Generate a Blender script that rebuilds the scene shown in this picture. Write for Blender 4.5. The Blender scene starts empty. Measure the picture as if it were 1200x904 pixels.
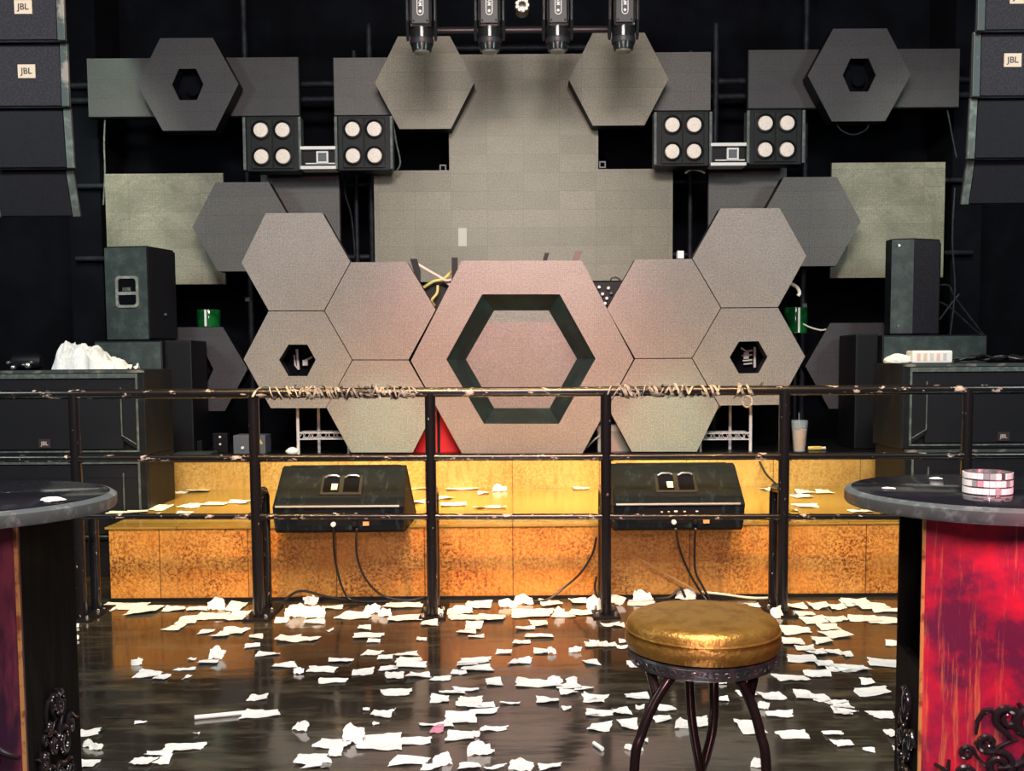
import bpy, bmesh, math, random
from mathutils import Matrix, Vector
random.seed(7)
PI = math.pi
scene = bpy.context.scene
COL = scene.collection

# ------------------------------------------------------------------ camera
F = 1190.0
CAM = Vector((0, 0, 1.42))
PITCH, ROLL = math.radians(4.0), math.radians(0.4)
PY0 = 425 + F * math.tan(PITCH)          # row of the lens axis (the photo is a crop)
RM = Matrix.Rotation(math.radians(90) - PITCH, 3, 'X') @ Matrix.Rotation(-ROLL, 3, 'Z')
cd = bpy.data.cameras.new('camera'); cam = bpy.data.objects.new('camera', cd); COL.objects.link(cam)
cd.sensor_width = 36; cd.lens = F / 1200 * 36; cd.shift_y = (PY0 - 452) / 1200; cd.clip_start = 0.05; cd.clip_end = 100
cam.matrix_world = Matrix.Translation(CAM) @ RM.to_4x4()
scene.camera = cam

def ray(px, py): return RM @ Vector(((px - 600) / F, (PY0 - py) / F, -1))
def V(px, py, Y):                       # photo point at real distance Y
    d = ray(px, py); return CAM + d * (Y / d.y)
def G(px, py, z=0.0):                   # photo point on a level surface
    d = ray(px, py); return CAM + d * ((z - CAM.z) / d.z)

# ------------------------------------------------------------------ mesh building
class MB:
    def __init__(s): s.v = []; s.f = []; s.M = Matrix()
    def add(s, vs, fs):
        n = len(s.v); s.v += [s.M @ Vector(v) for v in vs]
        s.f += [tuple(i + n for i in f) for f in fs]; return s
    def box(s, c, d, rot=None):
        x, y, z = d[0] / 2, d[1] / 2, d[2] / 2
        vs = [Vector((a, b, e)) for a in (-x, x) for b in (-y, y) for e in (-z, z)]
        if rot is not None: vs = [rot @ v for v in vs]
        return s.add([v + Vector(c) for v in vs], [(0, 1, 3, 2), (4, 6, 7, 5), (0, 4, 5, 1), (2, 3, 7, 6), (0, 2, 6, 4), (1, 5, 7, 3)])
    def bx(s, x0, x1, y0, y1, z0, z1):
        return s.box(((x0 + x1) / 2, (y0 + y1) / 2, (z0 + z1) / 2), (x1 - x0, y1 - y0, z1 - z0))
    def prism(s, p, y0, y1, p2=None):   # polygon in x,z pulled along y
        p2 = p2 or p; n = len(p)
        vs = [(a, y0, b) for a, b in p] + [(a, y1, b) for a, b in p2]
        return s.add(vs, [tuple(range(n)), tuple(range(2 * n - 1, n - 1, -1))] + [(i, (i + 1) % n, n + (i + 1) % n, n + i) for i in range(n)])
    def vprism(s, p, z0, z1, p2=None):  # polygon in x,y pulled up
        p2 = p2 or p; n = len(p)
        vs = [(a, b, z0) for a, b in p] + [(a, b, z1) for a, b in p2]
        return s.add(vs, [tuple(range(n)), tuple(range(2 * n - 1, n - 1, -1))] + [(i, (i + 1) % n, n + (i + 1) % n, n + i) for i in range(n)])
    def xprism(s, p, x0, x1, p2=None):  # polygon in y,z pulled along x
        p2 = p2 or p; n = len(p)
        vs = [(x0, a, b) for a, b in p] + [(x1, a, b) for a, b in p2]
        return s.add(vs, [tuple(range(n)), tuple(range(2 * n - 1, n - 1, -1))] + [(i, (i + 1) % n, n + (i + 1) % n, n + i) for i in range(n)])
    def ring(s, o, i, y0, y1):          # polygon frame with a hole, pulled along y
        n = len(o)
        vs = [(a, y0, b) for a, b in o] + [(a, y0, b) for a, b in i] + [(a, y1, b) for a, b in o] + [(a, y1, b) for a, b in i]
        fs = []
        for k in range(n):
            j = (k + 1) % n
            fs += [(k, j, n + j, n + k), (2 * n + k, 3 * n + k, 3 * n + j, 2 * n + j), (k, 2 * n + k, 2 * n + j, j), (n + k, n + j, 3 * n + j, 3 * n + k)]
        return s.add(vs, fs)
    def funnel(s, o, y0, i, y1):
        n = len(o); vs = [(a, y0, b) for a, b in o] + [(a, y1, b) for a, b in i]
        return s.add(vs, [(k, (k + 1) % n, n + (k + 1) % n, n + k) for k in range(n)])
    def tube(s, pts, r, n=10, closed=False):
        pts = [Vector(p) for p in pts]; m = len(pts); vs = []; fs = []; up = None
        rr = r if isinstance(r, (list, tuple)) else [r] * m
        for i, p in enumerate(pts):
            a = pts[i - 1] if (i > 0 or closed) else p; b = pts[(i + 1) % m] if (i < m - 1 or closed) else p
            t = (b - a).normalized()
            if up is None: up = t.orthogonal().normalized()
            up = (up - t * up.dot(t)).normalized(); w = t.cross(up)
            vs += [p + (up * math.cos(2 * PI * k / n) + w * math.sin(2 * PI * k / n)) * rr[i] for k in range(n)]
        for i in range(m if closed else m - 1):
            j = (i + 1) % m
            fs += [(i * n + k, i * n + (k + 1) % n, j * n + (k + 1) % n, j * n + k) for k in range(n)]
        if not closed: fs += [tuple(range(n))[::-1], tuple(range((m - 1) * n, m * n))]
        return s.add(vs, fs)
    def lathe(s, prof, n=32, c=(0, 0, 0), rot=None):   # (radius, height) profile round z
        vs = []; fs = []; m = len(prof); c = Vector(c)
        for r, h in prof:
            for k in range(n):
                v = Vector((r * math.cos(2 * PI * k / n), r * math.sin(2 * PI * k / n), h))
                if rot is not None: v = rot @ v
                vs.append(v + c)
        for i in range(m - 1):
            fs += [(i * n + k, i * n + (k + 1) % n, (i + 1) * n + (k + 1) % n, (i + 1) * n + k) for k in range(n)]
        fs += [tuple(range(n))[::-1], tuple(range((m - 1) * n, m * n))]
        return s.add(vs, fs)

ROT_Y = Matrix.Rotation(math.radians(90), 3, 'X')      # lathe axis z -> -y (towards the viewer)
ORG = {}
def root_org(o):
    while o.parent: o = o.parent
    return ORG.get(o.name, Vector())
def obj(name, mb, mat, parent=None, smooth=False, bevel=0.0, local=False, weld=False):
    me = bpy.data.meshes.new(name)
    off = Vector()
    if parent is not None and not local: off = root_org(parent)
    me.from_pydata([tuple(v - off) for v in mb.v], [], mb.f)
    bm = bmesh.new(); bm.from_mesh(me)
    if weld: bmesh.ops.remove_doubles(bm, verts=bm.verts, dist=1e-5)
    bmesh.ops.recalc_face_normals(bm, faces=bm.faces)
    if bevel:
        es = [e for e in bm.edges if len(e.link_faces) == 2 and e.calc_face_angle(0) > 0.6]
        bmesh.ops.bevel(bm, geom=es, offset=bevel, segments=2, affect='EDGES', profile=0.6, clamp_overlap=True)
    bm.to_mesh(me); bm.free()
    if smooth:
        me.shade_smooth(); me.set_sharp_from_angle(angle=math.radians(40))
    me.materials.append(mat)
    o = bpy.data.objects.new(name, me); COL.objects.link(o)
    if parent is not None: o.parent = parent
    return o
def tag(o, label, cat, group=None, kind=None):
    o['label'] = label; o['category'] = cat
    if group: o['group'] = group
    if kind: o['kind'] = kind
    return o
def thing(name, label, cat, loc=(0, 0, 0), group=None, rz=0):
    o = bpy.data.objects.new(name, None); COL.objects.link(o); o.empty_display_size = 0.1
    o.location = loc; o.rotation_euler = (0, 0, rz); ORG[o.name] = Vector(loc)
    return tag(o, label, cat, group)
def kids(o): return list(o.children)
def dup(root, loc, label, group=None):
    r = root.copy(); COL.objects.link(r); r.location = loc; ORG[r.name] = Vector(loc); r['label'] = label
    if group: r['group'] = group
    for ch in kids(root):
        c = ch.copy(); COL.objects.link(c); c.parent = r
        for g in kids(ch):
            d = g.copy(); COL.objects.link(d); d.parent = c
    return r
def struct(name, mb, mat, **k):
    o = obj(name, mb, mat, **k); o['kind'] = 'structure'; return o
def text_part(name, body, size, mat, parent, loc, rot, depth=0.001, sub=None):
    cu = bpy.data.curves.new(name, 'FONT'); cu.body = body; cu.size = size; cu.align_x = 'CENTER'; cu.align_y = 'CENTER'; cu.extrude = depth; cu.offset = size * 0.012
    t = bpy.data.objects.new('tmp', cu); COL.objects.link(t)
    dg = bpy.context.evaluated_depsgraph_get(); me = bpy.data.meshes.new_from_object(t.evaluated_get(dg))
    bpy.data.objects.remove(t); me.materials.clear(); me.materials.append(mat)
    me.transform(Matrix.Translation(Vector(loc)) @ rot.to_4x4())
    o = bpy.data.objects.new(name, me); COL.objects.link(o); o.parent = parent
    return o

# ------------------------------------------------------------------ materials
def lin(c): return tuple(((v / 255) / 12.92 if v / 255 <= 0.04045 else ((v / 255 + 0.055) / 1.055) ** 2.4) for v in c) + (1,)
def mat(name, col, rough=0.5, metal=0.0, col2=None, scale=8.0, lo=0.45, hi=0.6, detail=6, stretch=(1, 1, 1), bump=0.0, bscale=60, spec=0.5, alpha=1.0, trans=0.0, rough2=None, sub=0):
    m = bpy.data.materials.new(name); m.use_nodes = True
    nt = m.node_tree; N = nt.nodes; L = nt.links; b = N['Principled BSDF']
    b.inputs['Base Color'].default_value = (*col[:3], 1); b.inputs['Roughness'].default_value = rough
    b.inputs['Metallic'].default_value = metal; b.inputs['Specular IOR Level'].default_value = spec
    b.inputs['Transmission Weight'].default_value = trans; b.inputs['Alpha'].default_value = alpha
    tc = N.new('ShaderNodeTexCoord'); mp = N.new('ShaderNodeMapping'); mp.inputs['Scale'].default_value = stretch
    L.new(tc.outputs['Object'], mp.inputs['Vector'])
    if col2 is not None:
        no = N.new('ShaderNodeTexNoise'); no.inputs['Scale'].default_value = scale; no.inputs['Detail'].default_value = detail; no.inputs['Roughness'].default_value = 0.65
        L.new(mp.outputs[0], no.inputs['Vector'])
        mr = N.new('ShaderNodeMapRange'); mr.inputs['From Min'].default_value = lo; mr.inputs['From Max'].default_value = hi
        L.new(no.outputs['Fac'], mr.inputs['Value'])
        mx = N.new('ShaderNodeMix'); mx.data_type = 'RGBA'; mx.inputs[6].default_value = (*col[:3], 1); mx.inputs[7].default_value = (*col2[:3], 1)
        L.new(mr.outputs[0], mx.inputs[0]); L.new(mx.outputs[2], b.inputs['Base Color'])
        if rough2 is not None:
            rr = N.new('ShaderNodeMapRange'); rr.inputs['To Min'].default_value = rough; rr.inputs['To Max'].default_value = rough2
            L.new(mr.outputs[0], rr.inputs['Value']); L.new(rr.outputs[0], b.inputs['Roughness'])
    if bump:
        n2 = N.new('ShaderNodeTexNoise'); n2.inputs['Scale'].default_value = bscale; n2.inputs['Detail'].default_value = 3
        L.new(mp.outputs[0], n2.inputs['Vector'])
        bp = N.new('ShaderNodeBump'); bp.inputs['Strength'].default_value = bump; bp.inputs['Distance'].default_value = 0.01
        L.new(n2.outputs['Fac'], bp.inputs['Height']); L.new(bp.outputs[0], b.inputs['Normal'])
    return m

def axes_vec(nt, axes):
    N = nt.nodes; L = nt.links
    tc = N.new('ShaderNodeTexCoord'); sp = N.new('ShaderNodeSeparateXYZ'); cb = N.new('ShaderNodeCombineXYZ')
    L.new(tc.outputs['Object'], sp.inputs[0])
    for i, a in enumerate(axes): L.new(sp.outputs['XYZ'.index(a)], cb.inputs[i])
    return tc, cb.outputs[0]
def mixc(nt, fac, a, b, mode='MIX'):
    mx = nt.nodes.new('ShaderNodeMix'); mx.data_type = 'RGBA'; mx.blend_type = mode
    for s, v in ((0, fac), (6, a), (7, b)):
        if isinstance(v, (int, float)): mx.inputs[s].default_value = v
        elif isinstance(v, tuple): mx.inputs[s].default_value = (*v[:3], 1)
        else: nt.links.new(v, mx.inputs[s])
    return mx.outputs[2]
def noise(nt, vec, scale, detail=4, rough=0.6, lo=0.4, hi=0.6, dist=0.0):
    n = nt.nodes.new('ShaderNodeTexNoise'); n.inputs['Scale'].default_value = scale; n.inputs['Detail'].default_value = detail; n.inputs['Roughness'].default_value = rough; n.inputs['Distortion'].default_value = dist
    nt.links.new(vec, n.inputs['Vector'])
    r = nt.nodes.new('ShaderNodeMapRange'); r.inputs['From Min'].default_value = lo; r.inputs['From Max'].default_value = hi
    nt.links.new(n.outputs['Fac'], r.inputs['Value']); return r.outputs[0]
def brick(nt, vec, c1, c2, mort, w, h, ms):
    b = nt.nodes.new('ShaderNodeTexBrick'); b.offset = 0; b.squash = 1
    b.inputs['Color1'].default_value = (*c1, 1); b.inputs['Color2'].default_value = (*c2, 1); b.inputs['Mortar'].default_value = (*mort, 1)
    b.inputs['Scale'].default_value = 1; b.inputs['Mortar Size'].default_value = ms; b.inputs['Mortar Smooth'].default_value = 0.3
    b.inputs['Brick Width'].default_value = w; b.inputs['Row Height'].default_value = h
    nt.links.new(vec, b.inputs['Vector']); return b.outputs['Color']

def led_mat(name, c1, c2, dirt, w=0.32, h=0.16, rough=0.45, dirt_amt=0.5, ms=0.0016):
    m = bpy.data.materials.new(name); m.use_nodes = True; nt = m.node_tree; b = nt.nodes['Principled BSDF']
    tc, v = axes_vec(nt, 'XZY')
    col = brick(nt, v, c1, c2, tuple(x * 0.55 for x in c1), w, h, ms)
    pix = brick(nt, v, (1, 1, 1), (0.9, 0.9, 0.9), (0.62, 0.62, 0.62), 0.011, 0.011, 0.0022)
    col = mixc(nt, 0.75, col, pix, 'MULTIPLY')
    fine = noise(nt, v, 70, 4, 0.8, 0.36, 0.64)
    col = mixc(nt, fine, mixc(nt, 1.0, col, (0.62, 0.62, 0.64), 'MULTIPLY'), mixc(nt, 1.0, col, (1.12, 1.12, 1.1), 'MULTIPLY'))
    md = noise(nt, v, 7, 5, 0.7, 0.4, 0.62)
    col = mixc(nt, md, mixc(nt, dirt_amt * .5, col, (0.6, 0.6, 0.6), 'MULTIPLY'), col)
    d = noise(nt, v, 1.7, 7, 0.7, 0.42, 0.66)
    mu = nt.nodes.new('ShaderNodeMath'); mu.operation = 'MULTIPLY'; mu.inputs[1].default_value = dirt_amt; nt.links.new(d, mu.inputs[0])
    col = mixc(nt, mu.outputs[0], col, dirt)
    nt.links.new(col, b.inputs['Base Color']); b.inputs['Roughness'].default_value = rough; b.inputs['Specular IOR Level'].default_value = 0.35
    return m
def gold_mat(name, axes, base, speck, w, h, rough, amt=1.0, sc=38, streak=True):
    m = bpy.data.materials.new(name); m.use_nodes = True; nt = m.node_tree; b = nt.nodes['Principled BSDF']
    tc, v = axes_vec(nt, axes)
    big = noise(nt, v, 3.2, 4, 0.6, 0.38, 0.66); sm = noise(nt, v, sc, 4, 0.8, 0.44, 0.58, 0.25); sm2 = noise(nt, v, 2.6, 3, 0.6, 0.36, 0.62)
    mp = nt.nodes.new('ShaderNodeMapping'); mp.inputs['Scale'].default_value = (1, .25, 1); nt.links.new(v, mp.inputs[0])
    st = noise(nt, mp.outputs[0], sc * .55, 4, 0.7, 0.5, 0.68)
    ad = nt.nodes.new('ShaderNodeMath'); ad.operation = 'MULTIPLY_ADD'; ad.inputs[1].default_value = .75; ad.inputs[2].default_value = .25; nt.links.new(sm2, ad.inputs[0])
    mx = nt.nodes.new('ShaderNodeMath'); mx.operation = 'MULTIPLY'; nt.links.new(sm, mx.inputs[0]); nt.links.new(ad.outputs[0], mx.inputs[1])
    m2 = nt.nodes.new('ShaderNodeMath'); m2.operation = 'MULTIPLY'; m2.inputs[1].default_value = amt; nt.links.new(mx.outputs[0], m2.inputs[0])
    col = mixc(nt, big, base, tuple(a * k for a, k in zip(base, (0.95, 0.80, 0.62))))
    if streak:
        s2 = nt.nodes.new('ShaderNodeMath'); s2.operation = 'MULTIPLY'; s2.inputs[1].default_value = .55; nt.links.new(st, s2.inputs[0])
        col = mixc(nt, s2.outputs[0], col, tuple(a * k for a, k in zip(base, (0.55, 0.38, 0.25))))
    col = mixc(nt, m2.outputs[0], col, speck)
    br = brick(nt, v, (1, 1, 1), (0.9, 0.9, 0.9), (0.3, 0.25, 0.2), w, h, 0.0035)
    col = mixc(nt, 1.0, col, br, 'MULTIPLY')
    nt.links.new(col, b.inputs['Base Color']); b.inputs['Roughness'].default_value = rough
    return m
def floor_mat():
    m = bpy.data.materials.new('dark_gloss_tile'); m.use_nodes = True; nt = m.node_tree; b = nt.nodes['Principled BSDF']
    tc, v = axes_vec(nt, 'XYZ')
    mp = nt.nodes.new('ShaderNodeMapping'); mp.inputs['Scale'].default_value = (0.55, 2.2, 1); nt.links.new(v, mp.inputs[0])
    col = brick(nt, v, (0.030, 0.023, 0.014), (0.019, 0.016, 0.012), (0.005, 0.004, 0.004), 0.80, 0.80, 0.004)
    s = noise(nt, mp.outputs[0], 3.4, 8, 0.75, 0.48, 0.68)
    col = mixc(nt, s, col, (0.088, 0.077, 0.050))
    nt.links.new(col, b.inputs['Base Color'])
    r = nt.nodes.new('ShaderNodeMapRange'); r.inputs['To Min'].default_value = 0.10; r.inputs['To Max'].default_value = 0.24; nt.links.new(s, r.inputs['Value'])
    nt.links.new(r.outputs[0], b.inputs['Roughness'])
    bp = nt.nodes.new('ShaderNodeBump'); bp.inputs['Strength'].default_value = 0.06; bp.inputs['Distance'].default_value = 0.02
    n2 = nt.nodes.new('ShaderNodeTexNoise'); n2.inputs['Scale'].default_value = 5; nt.links.new(mp.outputs[0], n2.inputs['Vector']); nt.links.new(n2.outputs['Fac'], bp.inputs['Height'])
    nt.links.new(bp.outputs[0], b.inputs['Normal'])
    b.inputs['Specular IOR Level'].default_value = 1.0; b.inputs['IOR'].default_value = 2.1
    return m
def red_paint():
    m = bpy.data.materials.new('worn_red_paint_with_shade'); m.use_nodes = True; nt = m.node_tree; b = nt.nodes['Principled BSDF']
    tc, v = axes_vec(nt, 'XZY')
    mp = nt.nodes.new('ShaderNodeMapping'); mp.inputs['Scale'].default_value = (26, 1.5, 1); nt.links.new(v, mp.inputs[0])
    a = noise(nt, mp.outputs[0], 1.8, 8, 0.75, 0.55, 0.66); p = noise(nt, v, 4.5, 6, 0.65, 0.38, 0.58)
    col = mixc(nt, p, (0.55, 0.008, 0.036), (0.10, 0.008, 0.045))  # plum patches put shade into the paint; the streaks below are wear
    mu = nt.nodes.new('ShaderNodeMath'); mu.operation = 'MULTIPLY'; mu.inputs[1].default_value = 0.6; nt.links.new(a, mu.inputs[0])
    col = mixc(nt, mu.outputs[0], col, (0.62, 0.22, 0.07))
    nt.links.new(col, b.inputs['Base Color']); b.inputs['Roughness'].default_value = 0.42
    return m

M = {}
M['black'] = mat('black_paint', (0.004, 0.004, 0.006), 0.55, spec=.25)
M['void'] = mat('black_wall_paint', (0.003, 0.0035, 0.006), 0.9, col2=(0.005, 0.006, 0.010), scale=2, spec=.1)
M['floor'] = floor_mat()
M['cab'] = mat('speaker_cabinet_paint', (0.005, 0.006, 0.008), 0.5, spec=.25, col2=(0.012, 0.017, 0.018), scale=9, lo=0.5, hi=0.72, bump=0.15, bscale=220)
M['cabdust'] = mat('dusty_cabinet_paint', (0.040, 0.056, 0.057), 0.6, spec=.3, col2=(0.085, 0.115, 0.11), scale=11, lo=0.45, hi=0.75, bump=0.15, bscale=220)
M['grille'] = mat('dark_grille_cloth', (0.006, 0.006, 0.010), 0.75, spec=.2, col2=(0.012, 0.013, 0.017), scale=240, detail=1)
M['grillegray'] = mat('grey_grille_cloth', (0.018, 0.017, 0.024), 0.75, spec=.2, col2=(0.030, 0.028, 0.036), scale=90, detail=2)
M['rim'] = mat('worn_grey_rim', (0.06, 0.075, 0.072), 0.5, col2=(0.15, 0.18, 0.165), scale=22, lo=0.45, hi=0.7)
M['edge'] = mat('scuffed_cabinet_edge', (0.035, 0.048, 0.048), 0.5, col2=(0.22, 0.19, 0.17), scale=7, lo=0.52, hi=0.62)
M['badge'] = mat('cream_badge', (0.55, 0.44, 0.34), 0.5)
M['badgetxt'] = mat('dark_badge_letters', (0.03, 0.02, 0.03), 0.5)
M['pipe'] = mat('scaffold_pipe', (0.012, 0.013, 0.020), 0.5, 0.0, col2=(0.025, 0.026, 0.036), scale=14, spec=.2)
M['rail'] = mat('worn_black_rail_paint', (0.008, 0.007, 0.009), 0.25, 0.0, col2=(0.46, 0.36, 0.33), scale=17, lo=0.60, hi=0.635, stretch=(0.7, 1.6, 1.6), rough2=0.45)
M['post'] = mat('black_post_paint', (0.008, 0.007, 0.009), 0.22, 0.0, col2=(0.42, 0.33, 0.32), scale=26, lo=0.66, hi=0.69, stretch=(1.6, 1.6, 0.7))
M['led_front'] = led_mat('booth_led_face', (0.31, 0.275, 0.255), (0.295, 0.262, 0.245), (0.25, 0.232, 0.22), 0.28, 0.28, dirt_amt=0.25, ms=0.0004)
M['led_wall'] = led_mat('wall_led_face', (0.34, 0.30, 0.235), (0.265, 0.235, 0.185), (0.19, 0.17, 0.135), dirt_amt=0.45)
M['led_side'] = led_mat('side_led_face', (0.17, 0.155, 0.15), (0.15, 0.138, 0.137), (0.105, 0.098, 0.10), dirt_amt=0.4)
M['led_pale'] = led_mat('stained_led_face', (0.46, 0.44, 0.34), (0.36, 0.345, 0.265), (0.10, 0.10, 0.07), dirt_amt=0.95)
M['led_dark'] = led_mat('dim_led_face', (0.085, 0.078, 0.086), (0.075, 0.07, 0.078), (0.06, 0.055, 0.06), dirt_amt=0.4)
M['recess'] = mat('recess_paint', (0.007, 0.018, 0.020), 0.5, col2=(0.014, 0.036, 0.037), scale=5, spec=.2)
M['gold_front'] = gold_mat('rusty_gold_panel', 'XZY', (0.70, 0.34, 0.075), (0.17, 0.035, 0.007), 0.53, 2.0, 0.4, 1.0, 52)
M['gold_riser'] = gold_mat('pale_gold_panel', 'XZY', (0.68, 0.46, 0.14), (0.34, 0.16, 0.035), 0.67, 2.0, 0.42, 0.85, 46)
M['gold_deck'] = gold_mat('gold_deck_sheet', 'XYZ', (0.40, 0.27, 0.065), (0.22, 0.12, 0.03), 0.67, 0.87, 0.16, 0.3, 9, False)
M['paper'] = mat('white_tissue_paper', (0.86, 0.85, 0.82), 0.8, col2=(0.76, 0.75, 0.72), scale=9, bump=0.3, bscale=45)
M['pink'] = mat('pink_paper', (0.62, 0.25, 0.34), 0.7)
M['white'] = mat('white_plastic', (0.82, 0.80, 0.79), 0.4)
M['whitepaint'] = mat('white_painted_metal', (0.72, 0.66, 0.64), 0.4)
M['tape'] = mat('torn_tape', (0.34, 0.31, 0.26), 0.6, col2=(0.10, 0.09, 0.08), scale=30)
M['lamp'] = mat('frosted_lamp_glass', (0.95, 0.86, 0.80), 0.35, col2=(0.86, 0.72, 0.62), scale=60, bump=0.6, bscale=90)
M['chrome'] = mat('lamp_bezel', (0.35, 0.36, 0.37), 0.3, 0.8)
M['red'] = mat('red_light_colour', (0.85, 0.01, 0.015), 0.6)
M['green'] = mat('green_glass', (0.003, 0.055, 0.014), 0.12, col2=(0.008, 0.14, 0.03), scale=7)
M['tabletop'] = mat('black_gloss_tabletop', (0.012, 0.012, 0.017), 0.12, col2=(0.05, 0.055, 0.06), scale=12, lo=0.64, hi=0.74, rough2=0.3)
M['tablerim'] = mat('worn_table_edge', (0.085, 0.10, 0.10), 0.4, col2=(0.2, 0.22, 0.215), scale=26, lo=0.5, hi=0.66)
M['redpaint'] = red_paint()
M['purple'] = mat('dark_plum_paint', (0.03, 0.008, 0.026), 0.45, col2=(0.16, 0.03, 0.05), scale=5, stretch=(3, 3, 0.6))
M['tablecol'] = mat('black_column_paint', (0.004, 0.004, 0.004), 0.75, spec=.08, col2=(0.009, 0.009, 0.007), scale=8, stretch=(5, 5, 0.6))
M['goldedge'] = mat('gold_worn_edge', (0.62, 0.32, 0.10), 0.4, 0.3, col2=(0.25, 0.08, 0.04), scale=20, lo=0.5, hi=0.6)
M['scroll'] = mat('black_scroll_gloss', (0.014, 0.012, 0.014), 0.18)
M['leather'] = mat('gold_brown_leather', (0.50, 0.27, 0.06), 0.38, .7, col2=(0.36, 0.18, 0.035), scale=16, bump=0.25, bscale=90)
M['stoolband'] = mat('embossed_pewter', (0.09, 0.11, 0.115), 0.35, 0.7, col2=(0.20, 0.15, 0.16), scale=40)
M['stoolleg'] = mat('bronze_tube', (0.06, 0.035, 0.035), 0.22, 0.8)
M['cable'] = mat('black_cable', (0.012, 0.011, 0.012), 0.4)
M['ycable'] = mat('yellow_cable', (0.55, 0.55, 0.18), 0.5)
M['wcable'] = mat('pale_cable', (0.7, 0.66, 0.55), 0.5)
M['mosaic'] = None
M['metal'] = mat('silver_metal', (0.6, 0.6, 0.6), 0.25, 0.9)
M['drink'] = mat('iced_latte', (0.62, 0.34, 0.14), 0.4, col2=(0.50, 0.42, 0.36), scale=14)
M['cup'] = mat('clear_plastic_cup', (0.55, 0.65, 0.75), 0.12, alpha=.16)
M['yellow'] = mat('yellow_plastic', (0.75, 0.58, 0.16), 0.4)
M['ballast'] = mat('grey_equipment_box', (0.10, 0.11, 0.13), 0.5)
M['head'] = mat('moving_light_shell', (0.016, 0.016, 0.018), 0.22)
M['plate'] = mat('moving_light_plate', (0.026, 0.020, 0.027), 0.45)
M['lens'] = mat('lens_glass', (0.25, 0.27, 0.27), 0.1, 0.4)
# mirror-tile material of the ashtray: each tile its own tone
def mosaic():
    m = bpy.data.materials.new('mirror_tiles'); m.use_nodes = True; nt = m.node_tree; b = nt.nodes['Principled BSDF']
    g = nt.nodes.new('ShaderNodeNewGeometry'); r = nt.nodes.new('ShaderNodeValToRGB')
    nt.links.new(g.outputs['Random Per Island'], r.inputs[0]); e = r.color_ramp.elements; r.color_ramp.interpolation = 'CONSTANT'
    e[0].position = 0; e[0].color = (0.95, 0.96, 0.94, 1); e[1].position = 0.55; e[1].color = (0.45, 0.5, 0.48, 1)
    for p, c in ((0.72, (0.75, 0.35, 0.42, 1)), (0.82, (0.95, 0.95, 0.92, 1)), (0.93, (0.3, 0.32, 0.33, 1))):
        n = e.new(p); n.color = c
    nt.links.new(r.outputs[0], b.inputs['Base Color']); b.inputs['Roughness'].default_value = 0.2; b.inputs['Metallic'].default_value = 0.0
    return m
M['mosaic'] = mosaic()

# ------------------------------------------------------------------ room
XL, XR, YB, ZC = -5.2, 5.2, 10.2, 5.2
struct('floor', MB().bx(XL, XR, -1.5, YB, -0.1, 0), M['floor'])
struct('wall_back', MB().bx(XL, XR, YB, YB + 0.1, -0.1, ZC), M['void'])
struct('wall_left', MB().bx(XL - 0.1, XL, -1.5, YB + 0.1, -0.1, ZC), M['void'])
struct('wall_right', MB().bx(XR, XR + 0.1, -1.5, YB + 0.1, -0.1, ZC), M['void'])
struct('ceiling', MB().bx(XL - 0.1, XR + 0.1, -1.5, YB + 0.1, ZC, ZC + 0.1), M['void'])
struct('trim_1', MB().bx(-4.12, -3.82, 9.6, YB, 0, ZC), M['void'])
struct('trim_2', MB().bx(4.12, 4.4, 9.6, YB, 0, ZC), M['void'])

# ------------------------------------------------------------------ stage
ZD, ZP = 0.452, 0.70
Y1, Y2, Y3, Y4 = 6.03, 7.78, 8.1, 9.4
st = thing('stage_step', 'low front stage step faced with rusty gold panels behind the railing', 'stage', (0, Y1, 0))
obj('front_panel', MB().bx(-2.42, 2.48, Y1, Y1 + .03, 0.02, ZD - 0.013), M['gold_front'], st)
obj('side_panel', MB().bx(-2.42, -2.39, Y1 + .03, Y2 - .01, 0.0, ZD - 0.013), M['gold_front'], st)
obj('side_panel', MB().bx(2.45, 2.48, Y1 + .03, Y2 - .01, 0.0, ZD - 0.013), M['gold_front'], st)
obj('deck', MB().bx(-2.44, 2.5, Y1 - .01, Y2 - .003, ZD - 0.012, ZD), M['gold_deck'], st)
obj('kick_strip', MB().bx(-2.42, 2.48, Y1 - .015, Y1, 0.0, 0.02), M['black'], st)
sp = thing('stage_platform', 'upper black stage platform carrying the hexagon booth, with pale gold riser', 'stage', (0, Y2, 0))
obj('riser_panel', MB().bx(-2.71, 2.92, Y2, Y2 + .03, 0.0, ZP - 0.03), M['gold_riser'], sp)
obj('platform_top', MB().bx(-2.73, 2.94, Y2 - .002, Y3 - .003, ZP - 0.03, ZP), mat('black_platform', (0.006, 0.006, 0.007), 0.3), sp)
obj('platform_body', MB().bx(-2.7, 2.9, Y2 + .03, Y3 - .003, 0.0, ZP - 0.031), M['black'], sp)
sp2 = thing('rear_platform', 'wide black rear platform under the tall speakers behind the booth', 'stage', (0, Y3, 0))
obj('platform_top', MB().bx(-4.9, 4.9, Y3, Y4, ZP - 0.03, ZP), mat('black_rear_platform', (0.006, 0.006, 0.007), 0.35), sp2)
obj('platform_body', MB().bx(-4.88, 4.88, Y3 + .02, Y4 - .02, 0.0, ZP - 0.031), M['black'], sp2)

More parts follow.
